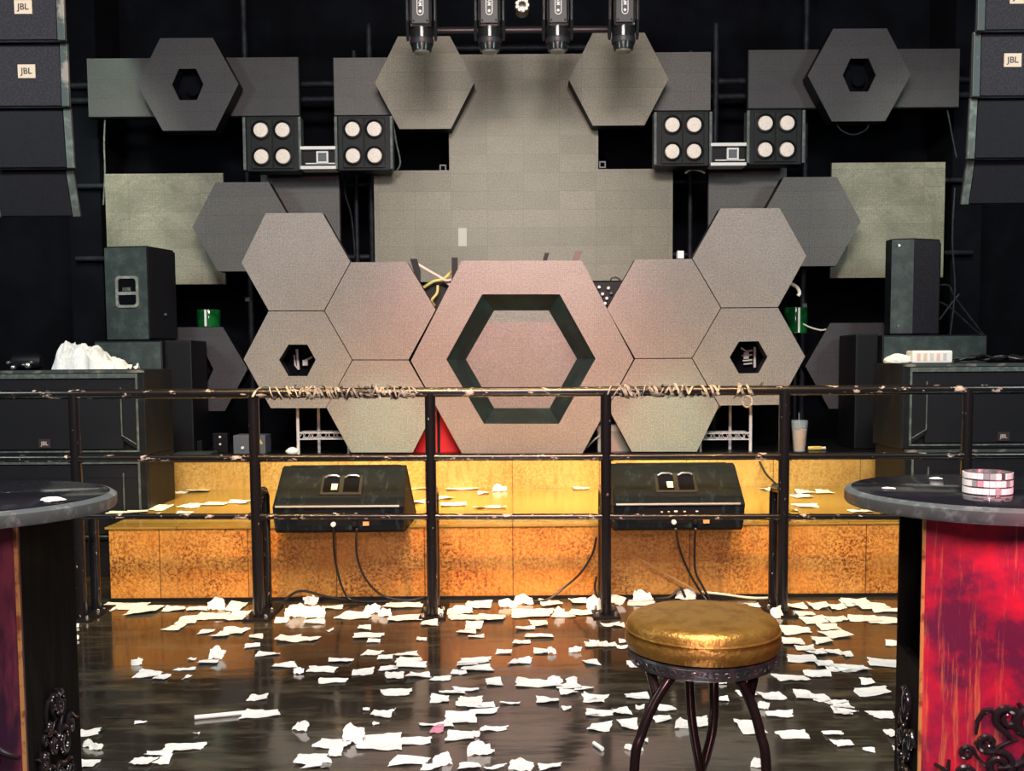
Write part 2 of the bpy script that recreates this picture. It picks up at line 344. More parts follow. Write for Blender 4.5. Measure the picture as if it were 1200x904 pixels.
# ------------------------------------------------------------------ scaffold behind the panels
YS = 9.5
sc = thing('scaffold_frame', 'dark pipe scaffold behind the wall panels', 'frame', (0, YS, 0))
def vpipe(px, y0=None, r=0.028):
    a = V(px, 200, YS); z1 = ZC if y0 is None else V(px, y0, YS).z
    obj('upright', MB().tube([(a.x, YS, 0.0), (a.x, YS, z1)], r), M['pipe'], sc, smooth=True)
for px in (290, 435, 838, 943): vpipe(px, 28 if px in (435, 838) else None)
for px in (417, 809): vpipe(px, 60, 0.022)
for py, r in ((97, .03), (115, .03), (215, .025), (300, .025)):
    z = V(600, py, YS + 0.06).z
    obj('crossbar', MB().tube([(-4.05, YS + 0.06, z), (4.3, YS + 0.06, z)], r), M['pipe'], sc, smooth=True)
for py, r in ((36, .035), (57, .03)):
    a, b = V(512, py, YS + .06), V(735, py, YS + .06)
    obj('crossbar', MB().tube([a, (b.x, b.y, a.z)], r), M['pipe'] if py > 40 else mat('rosy_steel_pipe', (0.16, 0.12, 0.13), 0.35, 0.5), sc, smooth=True)
for px, py in ((290, 351), (943, 358)):
    a = V(px, py, YS - .03); obj('clamp_label', MB().box(a, (.04, .006, .035)), M['ballast'], sc)

# ------------------------------------------------------------------ LED panels on the back wall
def bracket(t, x, z, y0, y1=YS - .03):
    obj('bracket', MB().box((x, (y0 + y1) / 2, z), (.06, y1 - y0, .06)), M['black'], t)
def rect_panel(px, y0, y1, Y, face, label, poly=None, group='flat screens on the back wall', th=0.08):
    a, b = V(px[0], y1, Y), V(px[1], y0, Y)
    zc = (a.z + b.z) / 2
    t = thing('led_screen', label, 'screen', ((a.x + b.x) / 2, Y, a.z), group)
    x0, x1, z0, z1 = a.x, b.x, a.z, b.z
    obj('screen_face', MB().bx(x0, x1, Y, Y + .02, z0, z1), face, t)
    obj('housing', MB().bx(x0 - .006, x1 + .006, Y + .02, Y + th, z0 - .006, z1 + .006), M['black'], t)
    for f in (.2, .8): bracket(t, x0 + f * (x1 - x0), zc, Y + th)
    return t
rect_panel((104, 349), 67, 137, 9.12, M['led_dark'], 'dark flat screen behind the upper left hexagon, streaked at its left end')
rect_panel((392, 524), 67, 135, 9.12, M['led_side'], 'grey flat screen left of the centre screen behind upper middle-left hexagon')
rect_panel((701, 833), 61, 130, 9.12, M['led_side'], 'grey flat screen right of the centre screen behind upper middle-right hexagon')
rect_panel((877, 1125), 57, 127, 9.12, M['led_dark'], 'dark flat screen behind the upper right hexagon')
rect_panel((127, 261), 203, 334, 9.16, M['led_pale'], 'tall stained pale flat screen above the left speaker with the handle')
rect_panel((308, 397), 201, 312, 9.16, M['led_side'], 'narrow grey flat screen under the left strobe light')
rect_panel((830, 922), 194, 306, 9.16, M['led_side'], 'narrow grey flat screen under the right strobe light')
rect_panel((973, 1108), 190, 326, 9.16, M['led_pale'], 'tall greenish flat screen behind the right tall speaker')
# centre screen: one wide block with a column rising out of it
Y = 9.1
c = thing('led_screen', 'large T shaped tiled centre screen above the booth', 'screen', V(614, 331, Y), 'flat screens on the back wall')
P_ = [V(440, 331, Y), V(788, 331, Y), V(788, 199, Y), V(701, 199, Y), V(701, 64, Y), V(525, 64, Y), V(525, 199, Y), V(440, 199, Y)]
zt, zm, zb = P_[5].z, (P_[2].z + P_[7].z) / 2, P_[0].z
pl = [(P_[0].x, zb), (P_[1].x, zb), (P_[1].x, zm), (P_[3].x, zm), (P_[3].x, zt), (P_[5].x, zt), (P_[5].x, zm), (P_[0].x, zm)]
obj('screen_face', MB().prism(pl, Y, Y + .02), M['led_wall'], c)
obj('housing', MB().prism(pl, Y + .021, Y + .09), M['black'], c)
for px in (470, 560, 665, 760): bracket(c, V(px, 290, Y).x, V(px, 290, Y).z, Y + .09)
a = V(542, 278, Y - .002); obj('sticker', MB().box(a, (.075, .003, .16)), mat('pale_sticker', (.5, .49, .46), .6), c)
for px, py in ((519, 197), (706, 193)):
    a = V(px, py, Y + .1); bx_ = MB(); w = .03
    obj('bracket', bx_.ring([(a.x - w, a.z - w), (a.x + w, a.z - w), (a.x + w, a.z + w), (a.x - w, a.z + w)], [(a.x - w * .6, a.z - w * .6), (a.x + w * .6, a.z - w * .6), (a.x + w * .6, a.z + w * .6), (a.x - w * .6, a.z + w * .6)], Y + .1, Y + .2), M['ballast'], c)

def hexpts(cx, cz, w, h, t): return [(cx - w, cz), (cx - t, cz + h), (cx + t, cz + h), (cx + w, cz), (cx + t, cz - h), (cx - t, cz - h)]
def wall_hex(cpx, cpy, wpx, hpx, Y, face, label, hole=0, th=.16):
    k = Y / F; a = V(cpx, cpy, Y)
    w, h = wpx * k, hpx * k; tt = w * .52
    t = thing('hexagonal_screen', label, 'screen', (a.x, Y, a.z - h), 'hexagon screens on the back wall')
    o = hexpts(a.x, a.z, w, h, tt)
    if hole:
        hw = hole * k; i = hexpts(a.x, a.z, hw, hw * .98, hw * .55)
        obj('screen_face', MB().ring(o, i, Y, Y + .012), face, t)
        obj('housing', MB().ring(o, i, Y + .012, Y + th), M['black'], t)
        obj('recess_back', MB().prism(hexpts(a.x, a.z, hw * 1.1, hw * 1.08, hw * .6), Y + th, Y + th + .02), M['void'], t)
        q = obj('recess_lamp', MB().lathe([(.02, 0), (.05, .01), (.055, .04), (.03, .05)], 20, (a.x + .02, Y + th - .04, a.z - .02), ROT_Y), M['void'], t, smooth=True)
    else:
        obj('screen_face', MB().prism(o, Y, Y + .012), face, t)
        obj('housing', MB().prism(o, Y + .012, Y + th), M['black'], t)
    ye = 9.118 if Y == 8.9 else YS - .03
    if hole: bracket(t, a.x, a.z + h * .6, Y + th, ye); bracket(t, a.x, a.z - h * .6, Y + th, ye)
    elif Y == 8.9: bracket(t, a.x + (.2 if cpx < 600 else -.2), a.z, Y + th, 9.098)
    else: bracket(t, a.x, a.z, Y + th)
    return t
wall_hex(220, 99, 58, 52, 8.9, M['led_dark'], 'upper left wall hexagon with a small dark hexagonal hole', 18)
wall_hex(1007, 88, 59, 52, 8.9, M['led_dark'], 'upper right wall hexagon with a small dark hexagonal hole', 19)
wall_hex(497.5, 97, 57, 52, 8.9, M['led_wall'], 'solid upper hexagon under the first moving light from the left')
wall_hex(725, 93, 57, 52, 8.9, M['led_wall'], 'solid upper hexagon under the rightmost moving light')
wall_hex(285, 266, 59, 51, 8.85, M['led_side'], 'solid grey hexagon half behind the top left booth hexagon')
wall_hex(949, 260, 59, 51, 8.85, M['led_side'], 'solid grey hexagon half behind the top right booth hexagon')
wall_hex(232, 433, 58, 49, 8.68, M['led_dark'], 'low dark hexagon left of the booth beside the stacked subwoofers', 18)
wall_hex(1003, 429, 59, 50, 8.68, M['led_dark'], 'low dark hexagon right of the booth beside the stacked subwoofers', 20)

# ------------------------------------------------------------------ DJ booth of hexagons
YBo = 7.9
def shrink(pts, d=.004):
    cx = sum(p[0] for p in pts) / len(pts); cz = sum(p[1] for p in pts) / len(pts); o = []
    for x, z in pts:
        l = math.hypot(x - cx, z - cz); o.append((cx + (x - cx) * (1 - d / l), cz + (z - cz) * (1 - d / l)))
    return o
def pxpoly(pts, Y): return [(V(x, y, Y).x, V(x, y, Y).z) for x, y in pts]
def booth_hex(pts, label, hole=None, holefill=0):
    p = shrink(pxpoly(pts, YBo)); zs = [q[1] for q in p]; xs = [q[0] for q in p]
    t = thing('booth_hexagon', label, 'booth panel', (sum(xs) / 6, YBo, min(zs)), 'hexagon panels of the DJ booth')
    if hole:
        h = pxpoly(hole, YBo)
        obj('panel_face', MB().ring(p, h, YBo, YBo + .012), M['led_front'], t)
        obj('housing', MB().ring(p, h, YBo + .012, YBo + .13), M['black'], t)
    else:
        obj('panel_face', MB().prism(p, YBo, YBo + .012), M['led_front'], t)
        obj('housing', MB().prism(p, YBo + .012, YBo + .13), M['black'], t)
    return t, p
L1 = [(282.5, 308), (311, 249.5), (378, 249), (411, 307), (380, 364.5), (314.5, 364.5)]
L2 = [(380, 364.5), (411, 307), (477, 306.5), (511, 363), (479, 422), (413, 422)]
L3 = [(285, 421), (314.5, 364.5), (380, 364.5), (413, 422), (382, 479), (317, 479)]
L4 = [(382, 478), (413, 422), (479, 422), (511, 478), (484, 531), (411, 531)]
R1 = [(811, 303), (844, 244), (914, 243.5), (945.5, 300), (912, 360.5), (845, 361)]
R2 = [(711, 362), (744, 304), (811, 303), (845, 361), (811, 420), (744, 420.5)]
R3 = [(811, 420), (845, 361), (912, 360.5), (944, 418), (913, 475), (843, 476)]
R4 = [(712, 478), (744, 420.5), (811, 420), (843, 476), (817, 530), (740, 530)]
CE = [(481, 423), (541, 305), (682, 305), (743, 421), (683, 532), (541, 532)]
booth_hex(L1, 'top left booth hexagon, the highest one on the left wing')
booth_hex(L2, 'plain booth hexagon touching the left side of the big centre hexagon')
HL = [(327, 422), (338, 404), (360, 404), (370, 422), (360, 441), (338, 441)]
HR = [(855, 419), (866, 400.5), (889, 400), (899.5, 418.5), (889, 437.5), (866, 438)]
tl, _ = booth_hex(L3, 'booth hexagon with a small hole on the left wing', HL)
booth_hex(L4, 'lower booth hexagon left of centre reaching down to the stage')
booth_hex(R1, 'top right booth hexagon, the highest one on the right wing')
booth_hex(R2, 'plain booth hexagon touching the right side of the big centre hexagon')
tr, _ = booth_hex(R3, 'booth hexagon with a small hole on the right wing', HR)
booth_hex(R4, 'lower booth hexagon right of centre reaching down to the stage')
RO = [(523, 421.5), (565, 345), (656, 345), (698, 420.5), (655, 497), (567, 497)]
RI = [(546, 421.5), (579, 364), (643, 364), (676, 420.5), (644, 478.5), (579, 478.5)]
tc_, pc = booth_hex(CE, 'big centre booth hexagon with a recessed dark hexagonal ring', RO)
def at_depth(pts, Y): return [(V(x, y, Y).x, V(x, y, Y).z) for x, y in pts]
yo = YBo + .012; yi = YBo + .24
obj('recess', MB().funnel([(x * 1.0, z) for x, z in pxpoly(RO, YBo)], yo, at_depth(RI, yi), yi), M['recess'], tc_)
obj('inner_panel', MB().prism(at_depth(RI, yi), yi, yi + .03), M['led_front'], tc_)
for t, hp, s in ((tl, HL, 1), (tr, HR, -1)):       # what shows through the two small holes
    cx = sum(p[0] for p in hp) / 6; cy = sum(p[1] for p in hp) / 6; Y2 = YBo + .14
    obj('hole_back', MB().prism(pxpoly([(cx + (x - cx) * 1.25, cy + (y - cy) * 1.25) for x, y in hp], YBo + .3), YBo + .3, YBo + .32), M['void'], t)
    m = MB(); a, b = V(cx - 1, cy - 13, YBo + .27), V(cx + 1, cy + 11, YBo + .27); a2 = V(cx + 7 * 1, cy - 12, YBo + .27); b2 = V(cx + 7, cy + 12, YBo + .27)
    if s > 0: m.tube([a, b], .011); m.tube([V(cx - 4, cy - 6, YBo + .27), V(cx - 3, cy + 6, YBo + .27), b], .007)
    else: m.tube([a2, b2], .011)
    obj('metal_strip', m, M['whitepaint'], t, smooth=True)
    m = MB()
    if s > 0:
        m.box(V(cx + 9, cy + 3, YBo + .26), (.04, .02, .045)); m.tube([V(cx + 9, cy, YBo + .26), V(cx + 14, cy - 2, YBo + .26), V(cx + 17, cy - 4, YBo + .26)], .008)
    else:
        for i, dy in enumerate((-7, -2, 4, 8)):
            m.tube([V(cx - 9 + i, cy + dy - (4 if i == 0 else 0), YBo + .26), V(cx - 3, cy + dy, YBo + .26), V(cx + 4, cy + dy - 1, YBo + .26)], .007)
        m.box(V(cx - 3, cy - 2, YBo + .25), (.04, .012, .05))
    obj('cable_plug', m, M['whitepaint'], t, smooth=True)

# DJ desk behind the booth with its gear
zt = 1.86
dj = thing('dj_desk', 'black DJ desk standing behind the booth hexagons', 'table', (0, 8.5, ZP))
obj('desk_top', MB().bx(-1.12, 1.17, 8.19, 8.8, zt - .04, zt), M['black'], dj)
for x in (-1.09, 1.14):
    for y in (8.22, 8.75): obj('leg', MB().bx(x - .025, x + .025, y - .025, y + .025, ZP, zt - .04), M['black'], dj)
mx = thing('dj_mixer', 'black DJ mixer with white rear sockets showing right of the centre hexagon', 'mixer', (V(708, 345, 8.25).x, 8.25, zt))
x0 = V(690, 345, 8.25).x; x1 = V(740, 345, 8.25).x
obj('body', MB().bx(x0, x1, 8.22, 8.6, zt + .005, V(700, 331, 8.25).z), M['black'], mx, bevel=.006)
for px, py in ((702, 337), (706, 345), (713, 338), (711, 350), (709, 356), (716, 344), (703, 350)):
    a = V(px, py, 8.21); obj('socket', MB().lathe([(.014, 0), (.014, .02), (.008, .03)], 12, (a.x, 8.22, a.z), ROT_Y), M['white'] if (px + py) % 2 else M['ballast'], mx, smooth=True)
pm = thing('media_player', 'black DJ player behind the gap left of the centre hexagon', 'player', (V(510, 345, 8.3).x, 8.3, zt))
obj('body', MB().bx(V(487, 345, 8.3).x, V(536, 345, 8.3).x, 8.28, 8.62, zt + .004, V(510, 334, 8.3).z), M['black'], pm, bevel=.006)
obj('jog_wheel', MB().lathe([(.10, 0), (.10, .02), (.09, .025)], 28, (V(510, 345, 8.3).x, 8.45, V(510, 334, 8.3).z)), M['cab'], pm, smooth=True)
def cable(name, label, pts, r, m, group=None, cat='cable', sm=4):
    # smooth curve through the points
    P = [Vector(p) for p in pts]; out = []
    for i in range(len(P) - 1):
        p0 = P[max(i - 1, 0)]; p1 = P[i]; p2 = P[i + 1]; p3 = P[min(i + 2, len(P) - 1)]
        for k in range(sm):
            t = k / sm; out.append(.5 * ((2 * p1) + (p2 - p0) * t + (2 * p0 - 5 * p1 + 4 * p2 - p3) * t * t + (3 * p1 - p0 - 3 * p2 + p3) * t ** 3))
    out.append(P[-1])
    o = obj(name, MB().tube(out, r, 8), m, smooth=True); tag(o, label, cat, group); return o
Yc = 8.2
cable('cable', 'pale cable arching from the black bracket across the gap left of centre hexagon', [V(488, 309, 8.1), V(503, 318, 8.15), V(517, 326, Yc), V(527, 334, Yc), V(531, 338, 8.25)], .012, M['wcable'], 'loose cables in the left booth gap')
cable('cable', 'yellow cable looping up to the centre hexagon rim in the left booth gap', [V(497, 337, 8.23), V(508, 330, Yc), V(520, 327, Yc), V(530, 318, Yc), V(540, 317, 8.15)], .012, M['ycable'], 'loose cables in the left booth gap')
cable('cable', 'short yellow cable dangling low in the left booth gap', [V(513, 335, 8.22), V(512, 344, 8.2), V(506, 352, 8.2), V(509, 358, 8.25)], .011, M['ycable'], 'loose cables in the left booth gap')
cable('cable', 'pale cable sagging to the right in the left booth gap', [V(517, 327, Yc), V(524, 329, 8.16), V(534, 326, 8.13), V(541, 320, 8.1)], .010, M['wcable'], 'loose cables in the left booth gap')
cable('cable', 'thin black cable loop above the mixer on the right booth gap', [V(715, 331, 8.3), V(717, 326, 8.3), V(724, 326, 8.3), V(728, 331, 8.3)], .006, M['cable'])
for (px, py, w, h, sl, lab) in ((487, 311, 8, 14, 4, 'small black bracket standing beside the left plain booth hexagon top'), (533, 309, 7, 13, 0, 'small black bracket left of the centre hexagon top edge'), (639.5, 302, 5, 10, -3, 'small slanted black bracket on the middle of the centre hexagon top'), (676, 301, 8, 12, -4, 'small dark red bracket on the centre hexagon top right corner')):
    a = V(px, py, 8.06); k = 8.06 / F
    t = [(a.x - w * k / 2 - sl * k / 2 * -1, a.z + h * k / 2), (a.x + w * k / 2 + sl * k / 2, a.z + h * k / 2), (a.x + w * k / 2 - sl * k / 2 * -1, a.z - h * k), (a.x - w * k / 2 + sl * k / 2, a.z - h * k)]
    t = [(a.x - (w + sl) * k / 2, a.z + h * k / 2), (a.x + (w - sl) * k / 2, a.z + h * k / 2), (a.x + (w + sl) * k / 2, a.z - h * k * .5), (a.x + (w + sl) * k / 2, zt + .2), (a.x - (w - sl) * k / 2, zt + .2), (a.x - (w - sl) * k / 2, a.z - h * k * .5)]
    t[3] = (t[2][0], t[2][1] - .12); t[4] = (t[5][0], t[5][1] - .12)
    o = obj('bracket', MB().prism(t, 8.032, 8.05), M['black'] if px != 676 else mat('dark_red_paint', (.06, .008, .012), .4)); tag(o, lab, 'bracket', 'brackets along the booth top')
a = V(797, 299, 7.98); o = obj('small_box', MB().bx(a.x - .025, a.x + .025, 7.95, 8.01, V(797, 303, 7.9).z + .004, a.z + .03), M['white'], bevel=.004); tag(o, 'small white box on top of the right plain booth hexagon', 'box')

# added case behind the lower booth gap, red light put into its colour
a, b = V(478, 531, 8.15), V(545, 474, 8.15)
rc = thing('red_light_case', 'added case coloured like red light behind the gap left of centre hexagon', 'case', ((a.x + b.x) / 2, 8.2, ZP))
obj('red_light_face', MB().bx(a.x, b.x, 8.1, 8.28, ZP, b.z + .02), M['red'], rc, bevel=.01)
obj('seam_strip', MB().bx(V(514, 500, 8.1).x - .012, V(514, 500, 8.1).x + .012, 8.093, 8.1, ZP, b.z + .01), M['black'], rc)
a, b = V(700, 531, 8.15), V(745, 505, 8.15)
bc = thing('carton', 'pale carton box behind the gap right of the centre hexagon', 'box', ((a.x + b.x) / 2, 8.2, ZP))
obj('box_body', MB().bx(a.x, b.x, 8.1, 8.28, ZP, b.z), mat('pale_carton', (.45, .40, .32), .7), bc, bevel=.004)
obj('lid', MB().bx(a.x - .006, b.x + .006, 8.094, 8.286, b.z, b.z + .05), mat('white_carton_lid', (.7, .66, .6), .6), bc, bevel=.004)

# white wire racks under the booth wings
def wire_rack(px, dirx, label):
    k = 8.08; a = V(px[0], 526, k); b = V(px[1], 526, k)
    t = thing('wire_rack', label, 'rack', (a.x, k, ZP), 'white wire racks under the booth wings')
    zt_ = V(px[0], 470, k).z
    for (x, y) in ((a.x, 8.07), (b.x, 8.26)): obj('post', MB().tube([(x, y, ZP), (x, y, zt_)], .013), M['whitepaint'], t, smooth=True)
    m = MB(); z0 = V(px[0], 515, k).z; x1 = a.x + dirx * .40
    for y in (8.07, 8.26):
        for dz in (0, .05): m.tube([(a.x, y, z0 + dz), (x1, y, z0 + dz)], .006)
        n = 12
        m.tube([(a.x + (x1 - a.x) * i / n, y, z0 + (.05 if i % 2 else 0)) for i in range(n + 1)], .004)
    for i in range(9): x = a.x + (x1 - a.x) * i / 8; m.tube([(x, 8.07, z0 + .05), (x, 8.26, z0 + .05)], .004)
    obj('wire_shelf', m, M['whitepaint'], t, smooth=True)
    for y in (8.07, 8.26): obj('post', MB().tube([(x1, y, ZP), (x1, y, z0 + .06)], .010), M['whitepaint'], t, smooth=True)
    obj('brace', MB().tube([(b.x + dirx * .05, 8.26, zt_ - .01), (x1, 8.26, z0 + .05)], .010), M['whitepaint'], t, smooth=True)
    return t
wire_rack((350, 369), 1, 'white wire rack under the left booth hexagon with the hole')
wire_rack((879, 861), -1, 'white wire rack under the right booth hexagon with the hole')
a = V(342, 516, 7.94); o = obj('white_bulb', MB().lathe([(.006, -.05), (.03, -.02), (.034, .01), (.02, .04), (.006, .05)], 20, (a.x, 7.94, ZP + .036), Matrix.Rotation(PI / 2, 3, 'Y')), M['white'], smooth=True); tag(o, 'small white bulb lying beside the left wire rack', 'bulb')

# gear on the platform, left and right
a, b = V(275, 513, 8.2), V(312, 491, 8.2)
bx1 = thing('power_unit', 'grey power box with yellow warning triangle left of the booth', 'equipment box', ((a.x + b.x) / 2, 8.2, ZP))
zt1 = ZP + .15
obj('case', MB().bx(a.x, b.x, 8.15, 8.35, ZP, zt1), M['ballast'], bx1, bevel=.006)
tx = V(304, 500, 8.15); obj('warning_sign', MB().prism([(tx.x - .025, ZP + .08), (tx.x + .025, ZP + .08), (tx.x, ZP + .125)], 8.145, 8.15), M['yellow'], bx1)
obj('control', MB().lathe([(.012, 0), (.012, .012)], 12, (V(284, 505, 8.15).x, 8.15, ZP + .05), ROT_Y), M['white'], bx1)
bd = obj('flat_board', MB().bx(V(206, 527, 8.1).x, V(250, 527, 8.1).x, 7.92, 8.22, ZP, ZP + .02), M['cabdust'], bevel=.004); tag(bd, 'thin grey board lying on the platform left of the booth', 'board')
x = V(212, 518, 8.15).x
for (px, py, lab) in ((227, 508, 'small black connector box near the board left of the booth'), (257, 500, 'upright black adapter with two lights left of the power box')):
    a = V(px, py, 8.25); ad = thing('adapter', lab, 'adapter', (a.x, 8.25, ZP), 'adapters left of the booth')
    obj('body', MB().bx(a.x - .06, a.x + .06, 8.26, 8.34, ZP, ZP + (.1 if px < 240 else .16)), M['black'], ad, bevel=.006)
    for dz in ((.04,) if px < 240 else (.07, .13)):
        obj('indicator', MB().lathe([(.010, 0), (.008, .008)], 10, (a.x, 8.26, ZP + dz), ROT_Y), M['white'], ad)
# iced drink cup, right
a = V(937, 500, 7.98)
cu = thing('plastic_cup', 'clear plastic cup of iced latte on the platform right of the booth', 'cup', (a.x, 7.98, ZP))
obj('cup_body', MB().lathe([(.046, .002), (.066, .25), (.062, .25), (.043, .006)], 28, (a.x, 7.98, ZP)), M['cup'], cu, smooth=True)
obj('drink', MB().lathe([(.042, .008), (.055, .175)], 28, (a.x, 7.98, ZP)), M['drink'], cu, smooth=True)
obj('straw', MB().tube([(a.x, 7.98, ZP + .1), (a.x - .004, 7.985, ZP + .31)], .005, 8), M['cup'], cu, smooth=True)
a = V(956, 499, 8.1)
yl = thing('yellow_lighter', 'small yellow lighter lying right of the plastic cup', 'lighter', (a.x, 8.1, ZP))
obj('body', MB().lathe([(.014, -.06), (.017, -.05), (.017, .04), (.014, .05)], 16, (a.x, 8.1, ZP + .018), Matrix.Rotation(PI / 2, 3, 'Y')), M['yellow'], yl, smooth=True)
obj('cap', MB().lathe([(.012, .05), (.012, .08)], 16, (a.x, 8.1, ZP + .018), Matrix.Rotation(PI / 2, 3, 'Y')), M['white'], yl, smooth=True)
# green containers
for px, py, Yg, lab in ((245, 384, 8.78, 'green glass cylinder on top of the low left hexagon'), (932, 391, 8.8, 'green glass cylinder peeking out right of the booth')):
    a = V(px, py, Yg); r = 13.5 * Yg / F; h = (20 if px < 300 else 30) * Yg / F
    z0 = V(232, 433, 8.7).z + 49 * 8.7 / F + .003 if px < 300 else V(1003, 429, 8.7).z + 50 * 8.7 / F + .003
    if px > 300: z0 = a.z
    g = thing('green_cylinder', lab, 'container', (a.x, Yg, z0), 'green containers beside the booth')
    obj('glass_body', MB().lathe([(r * .96, 0), (r, .01), (r, h - .01), (r * .96, h), (r * .85, h), (r * .85, .02)], 32, (a.x, Yg, z0)), M['green'], g, smooth=True)
    obj('painted_highlight', MB().box((a.x + .002, Yg - r - .001, z0 + h / 2), (.018, .004, h * .95)), M['white'], g)  # white strip painted in as the highlight on the glass
    if px > 300:
        obj('stand', MB().tube([(a.x, Yg, ZP), (a.x, Yg, z0)], .02), M['black'], g, smooth=True)
cable('cable', 'white cable curling out from behind the top right booth hexagon', [V(925, 332, 8.15), V(933, 336, 8.15), V(937, 343, 8.15), V(935, 347, 8.15)], .014, M['wcable'])
# ------------------------------------------------------------------ subwoofers and speakers
IDT = Matrix.Rotation(PI / 2, 3, 'X')          # text upright, facing the viewer (-y)
def subwoofer(label, loc, w=1.35, h=.57, d=.55, group='big subwoofers beside the stage'):
    t = thing('subwoofer', label, 'subwoofer', loc, group)
    m = MB(); fr = .055
    m.ring([(-w / 2, 0), (w / 2, 0), (w / 2, h), (-w / 2, h)], [(-w / 2 + fr, fr * .6), (w / 2 - fr, fr * .6), (w / 2 - fr, h - fr), (-w / 2 + fr, h - fr)], 0, .03)
    m.bx(-w / 2, w / 2, .03, d, 0, h)
    obj('cabinet', m, M['cab'], t, local=True, bevel=.006)
    rim = MB(); o = .045; q = .075
    rim.ring([(-w / 2 + o, .02), (w / 2 - o, .02), (w / 2 - o, h - o * .6), (-w / 2 + o, h - o * .6)], [(-w / 2 + o + .014, .03), (w / 2 - o - .014, .03), (w / 2 - o - .014, h - o * .6 - .03), (-w / 2 + o + .014, h - o * .6 - .03)], -.006, .01)
    obj('rim', rim, M['rim'], t, local=True)
    g = MB()
    for s in (-1, 1):                              # angled cheeks of the grille
        g.prism([(s * (w / 2 - .06), .035), (s * (w / 2 - .16), .10), (s * (w / 2 - .16), h - .16), (s * (w / 2 - .06), h - .09)], .004, .028)
    g.bx(-w / 2 + .155, w / 2 - .155, .004, .03, .04, h - .065); g.bx(-w / 2 + .06, w / 2 - .06, .002, .03, h - .15, h - .065)
    obj('grille', g, M['grille'], t, local=True)
    ch = MB()
    for s in (-1, 1): ch.tube([(s * (w / 2 - .16), 0.0, h - .12), (s * (w / 2 - .16), 0.0, .13), (s * (w / 2 - .065), 0.0, .07)], .005, 6)
    obj('grille_crease', ch, M['rim'], t, local=True)
    b = obj('badge', MB().bx(-.04, .04, -.006, .004, .05, .11), M['badgetxt'], t, local=True)
    text_part('badge_letters', 'JBL', .036, M['badge'], b, (0, -.0065, .08), IDT)
    obj('top_edge', MB().bx(-w / 2, w / 2, -.008, .02, h - .022, h - .004), M['edge'], t, local=True)
    return t
ls = V(52, 500, 6.75).x; rs = V(1176, 500, 6.75).x
s0 = subwoofer('upper left subwoofer carrying the white plastic bag', (ls, 6.75, .822))
dup(s0, (ls, 6.75, .25), 'lower left subwoofer directly behind the left round table')
dup(s0, (rs, 6.75, .826), 'upper right subwoofer carrying the tissue pack')
dup(s0, (rs + .02, 6.75, .254), 'lower right subwoofer behind the right round table with the ashtray')
for x, lab, z in ((ls, 'black plinth under the left subwoofer stack', .25), (rs, 'black plinth under the right subwoofer stack', .254)):
    o = obj('plinth', MB().bx(x - .62, x + .62, 6.77, 7.28, 0, z - .003), M['black'], bevel=.008); tag(o, lab, 'plinth', 'plinths under the subwoofers')
# rear cabinets the tall speakers stand on
def stand_cab(px0, px1, pyt, Y, label, side):
    a, b = V(px0, pyt, Y), V(px1, pyt, Y); z1 = a.z; x0, x1 = min(a.x, b.x), max(a.x, b.x)
    t = thing('subwoofer', label, 'subwoofer', ((x0 + x1) / 2, Y, ZP), 'rear subwoofers under the tall speakers')
    obj('cabinet', MB().bx(x0, x1, Y, Y + .5, ZP, z1), M['cab'], t, bevel=.01)
    obj('front_panel', MB().bx(x0 + .01, x1 - .01, Y - .012, Y, ZP + .02, z1 - .012), M['cabdust'], t, bevel=.003)
    obj('handle', MB().bx((x0 + x1) / 2 - .08, (x0 + x1) / 2 + .08, Y - .02, Y - .012, ZP + .35, ZP + .44), M['black'], t, bevel=.008)
    return z1
zl = stand_cab(110, 190, 400, 8.12, 'left rear subwoofer carrying the speaker with the handle', -1)
zr = stand_cab(1034, 1157, 393, 8.12, 'right rear subwoofer carrying the narrow tall speaker', 1)
for px0, px1, py, lab, Y in ((192, 224, 399, 'tall black side cabinet right of the left rear subwoofer', 8.18), (1003, 1030, 392, 'tall black side cabinet left of the right rear subwoofer', 8.18)):
    a, b = V(px0, py, Y), V(px1, py, Y)
    t = thing('side_cabinet', lab, 'cabinet', ((a.x + b.x) / 2, Y, ZP), 'side cabinets near the dark hexagons')
    obj('body', MB().bx(a.x, b.x, Y, 8.6, ZP, a.z), M['black'], t, bevel=.012)
    obj('corner_strip', MB().bx(a.x + .01, a.x + .025, Y - .004, Y, ZP + .02, a.z - .02), M['cab'], t)
def poly_speaker(name, fp, z0, z1, label, mats, extra):
    t = thing(name, label, 'speaker', (sum(p[0] for p in fp) / len(fp), sum(p[1] for p in fp) / len(fp), z0))
    obj('cabinet', MB().vprism(fp, z0, z1), M['cab'], t, bevel=.012); extra(t, fp, z0, z1); return t
def pface(p, q, z0, z1, o0, o1):            # slab lying on the vertical face p-q
    d = (Vector(q) - Vector(p)); n = Vector((d.y, -d.x)).normalized()
    if n.y > 0: n = -n
    p, q = Vector(p), Vector(q); return [tuple(p + n * o0), tuple(q + n * o0), tuple(q + n * o1), tuple(p + n * o1)]
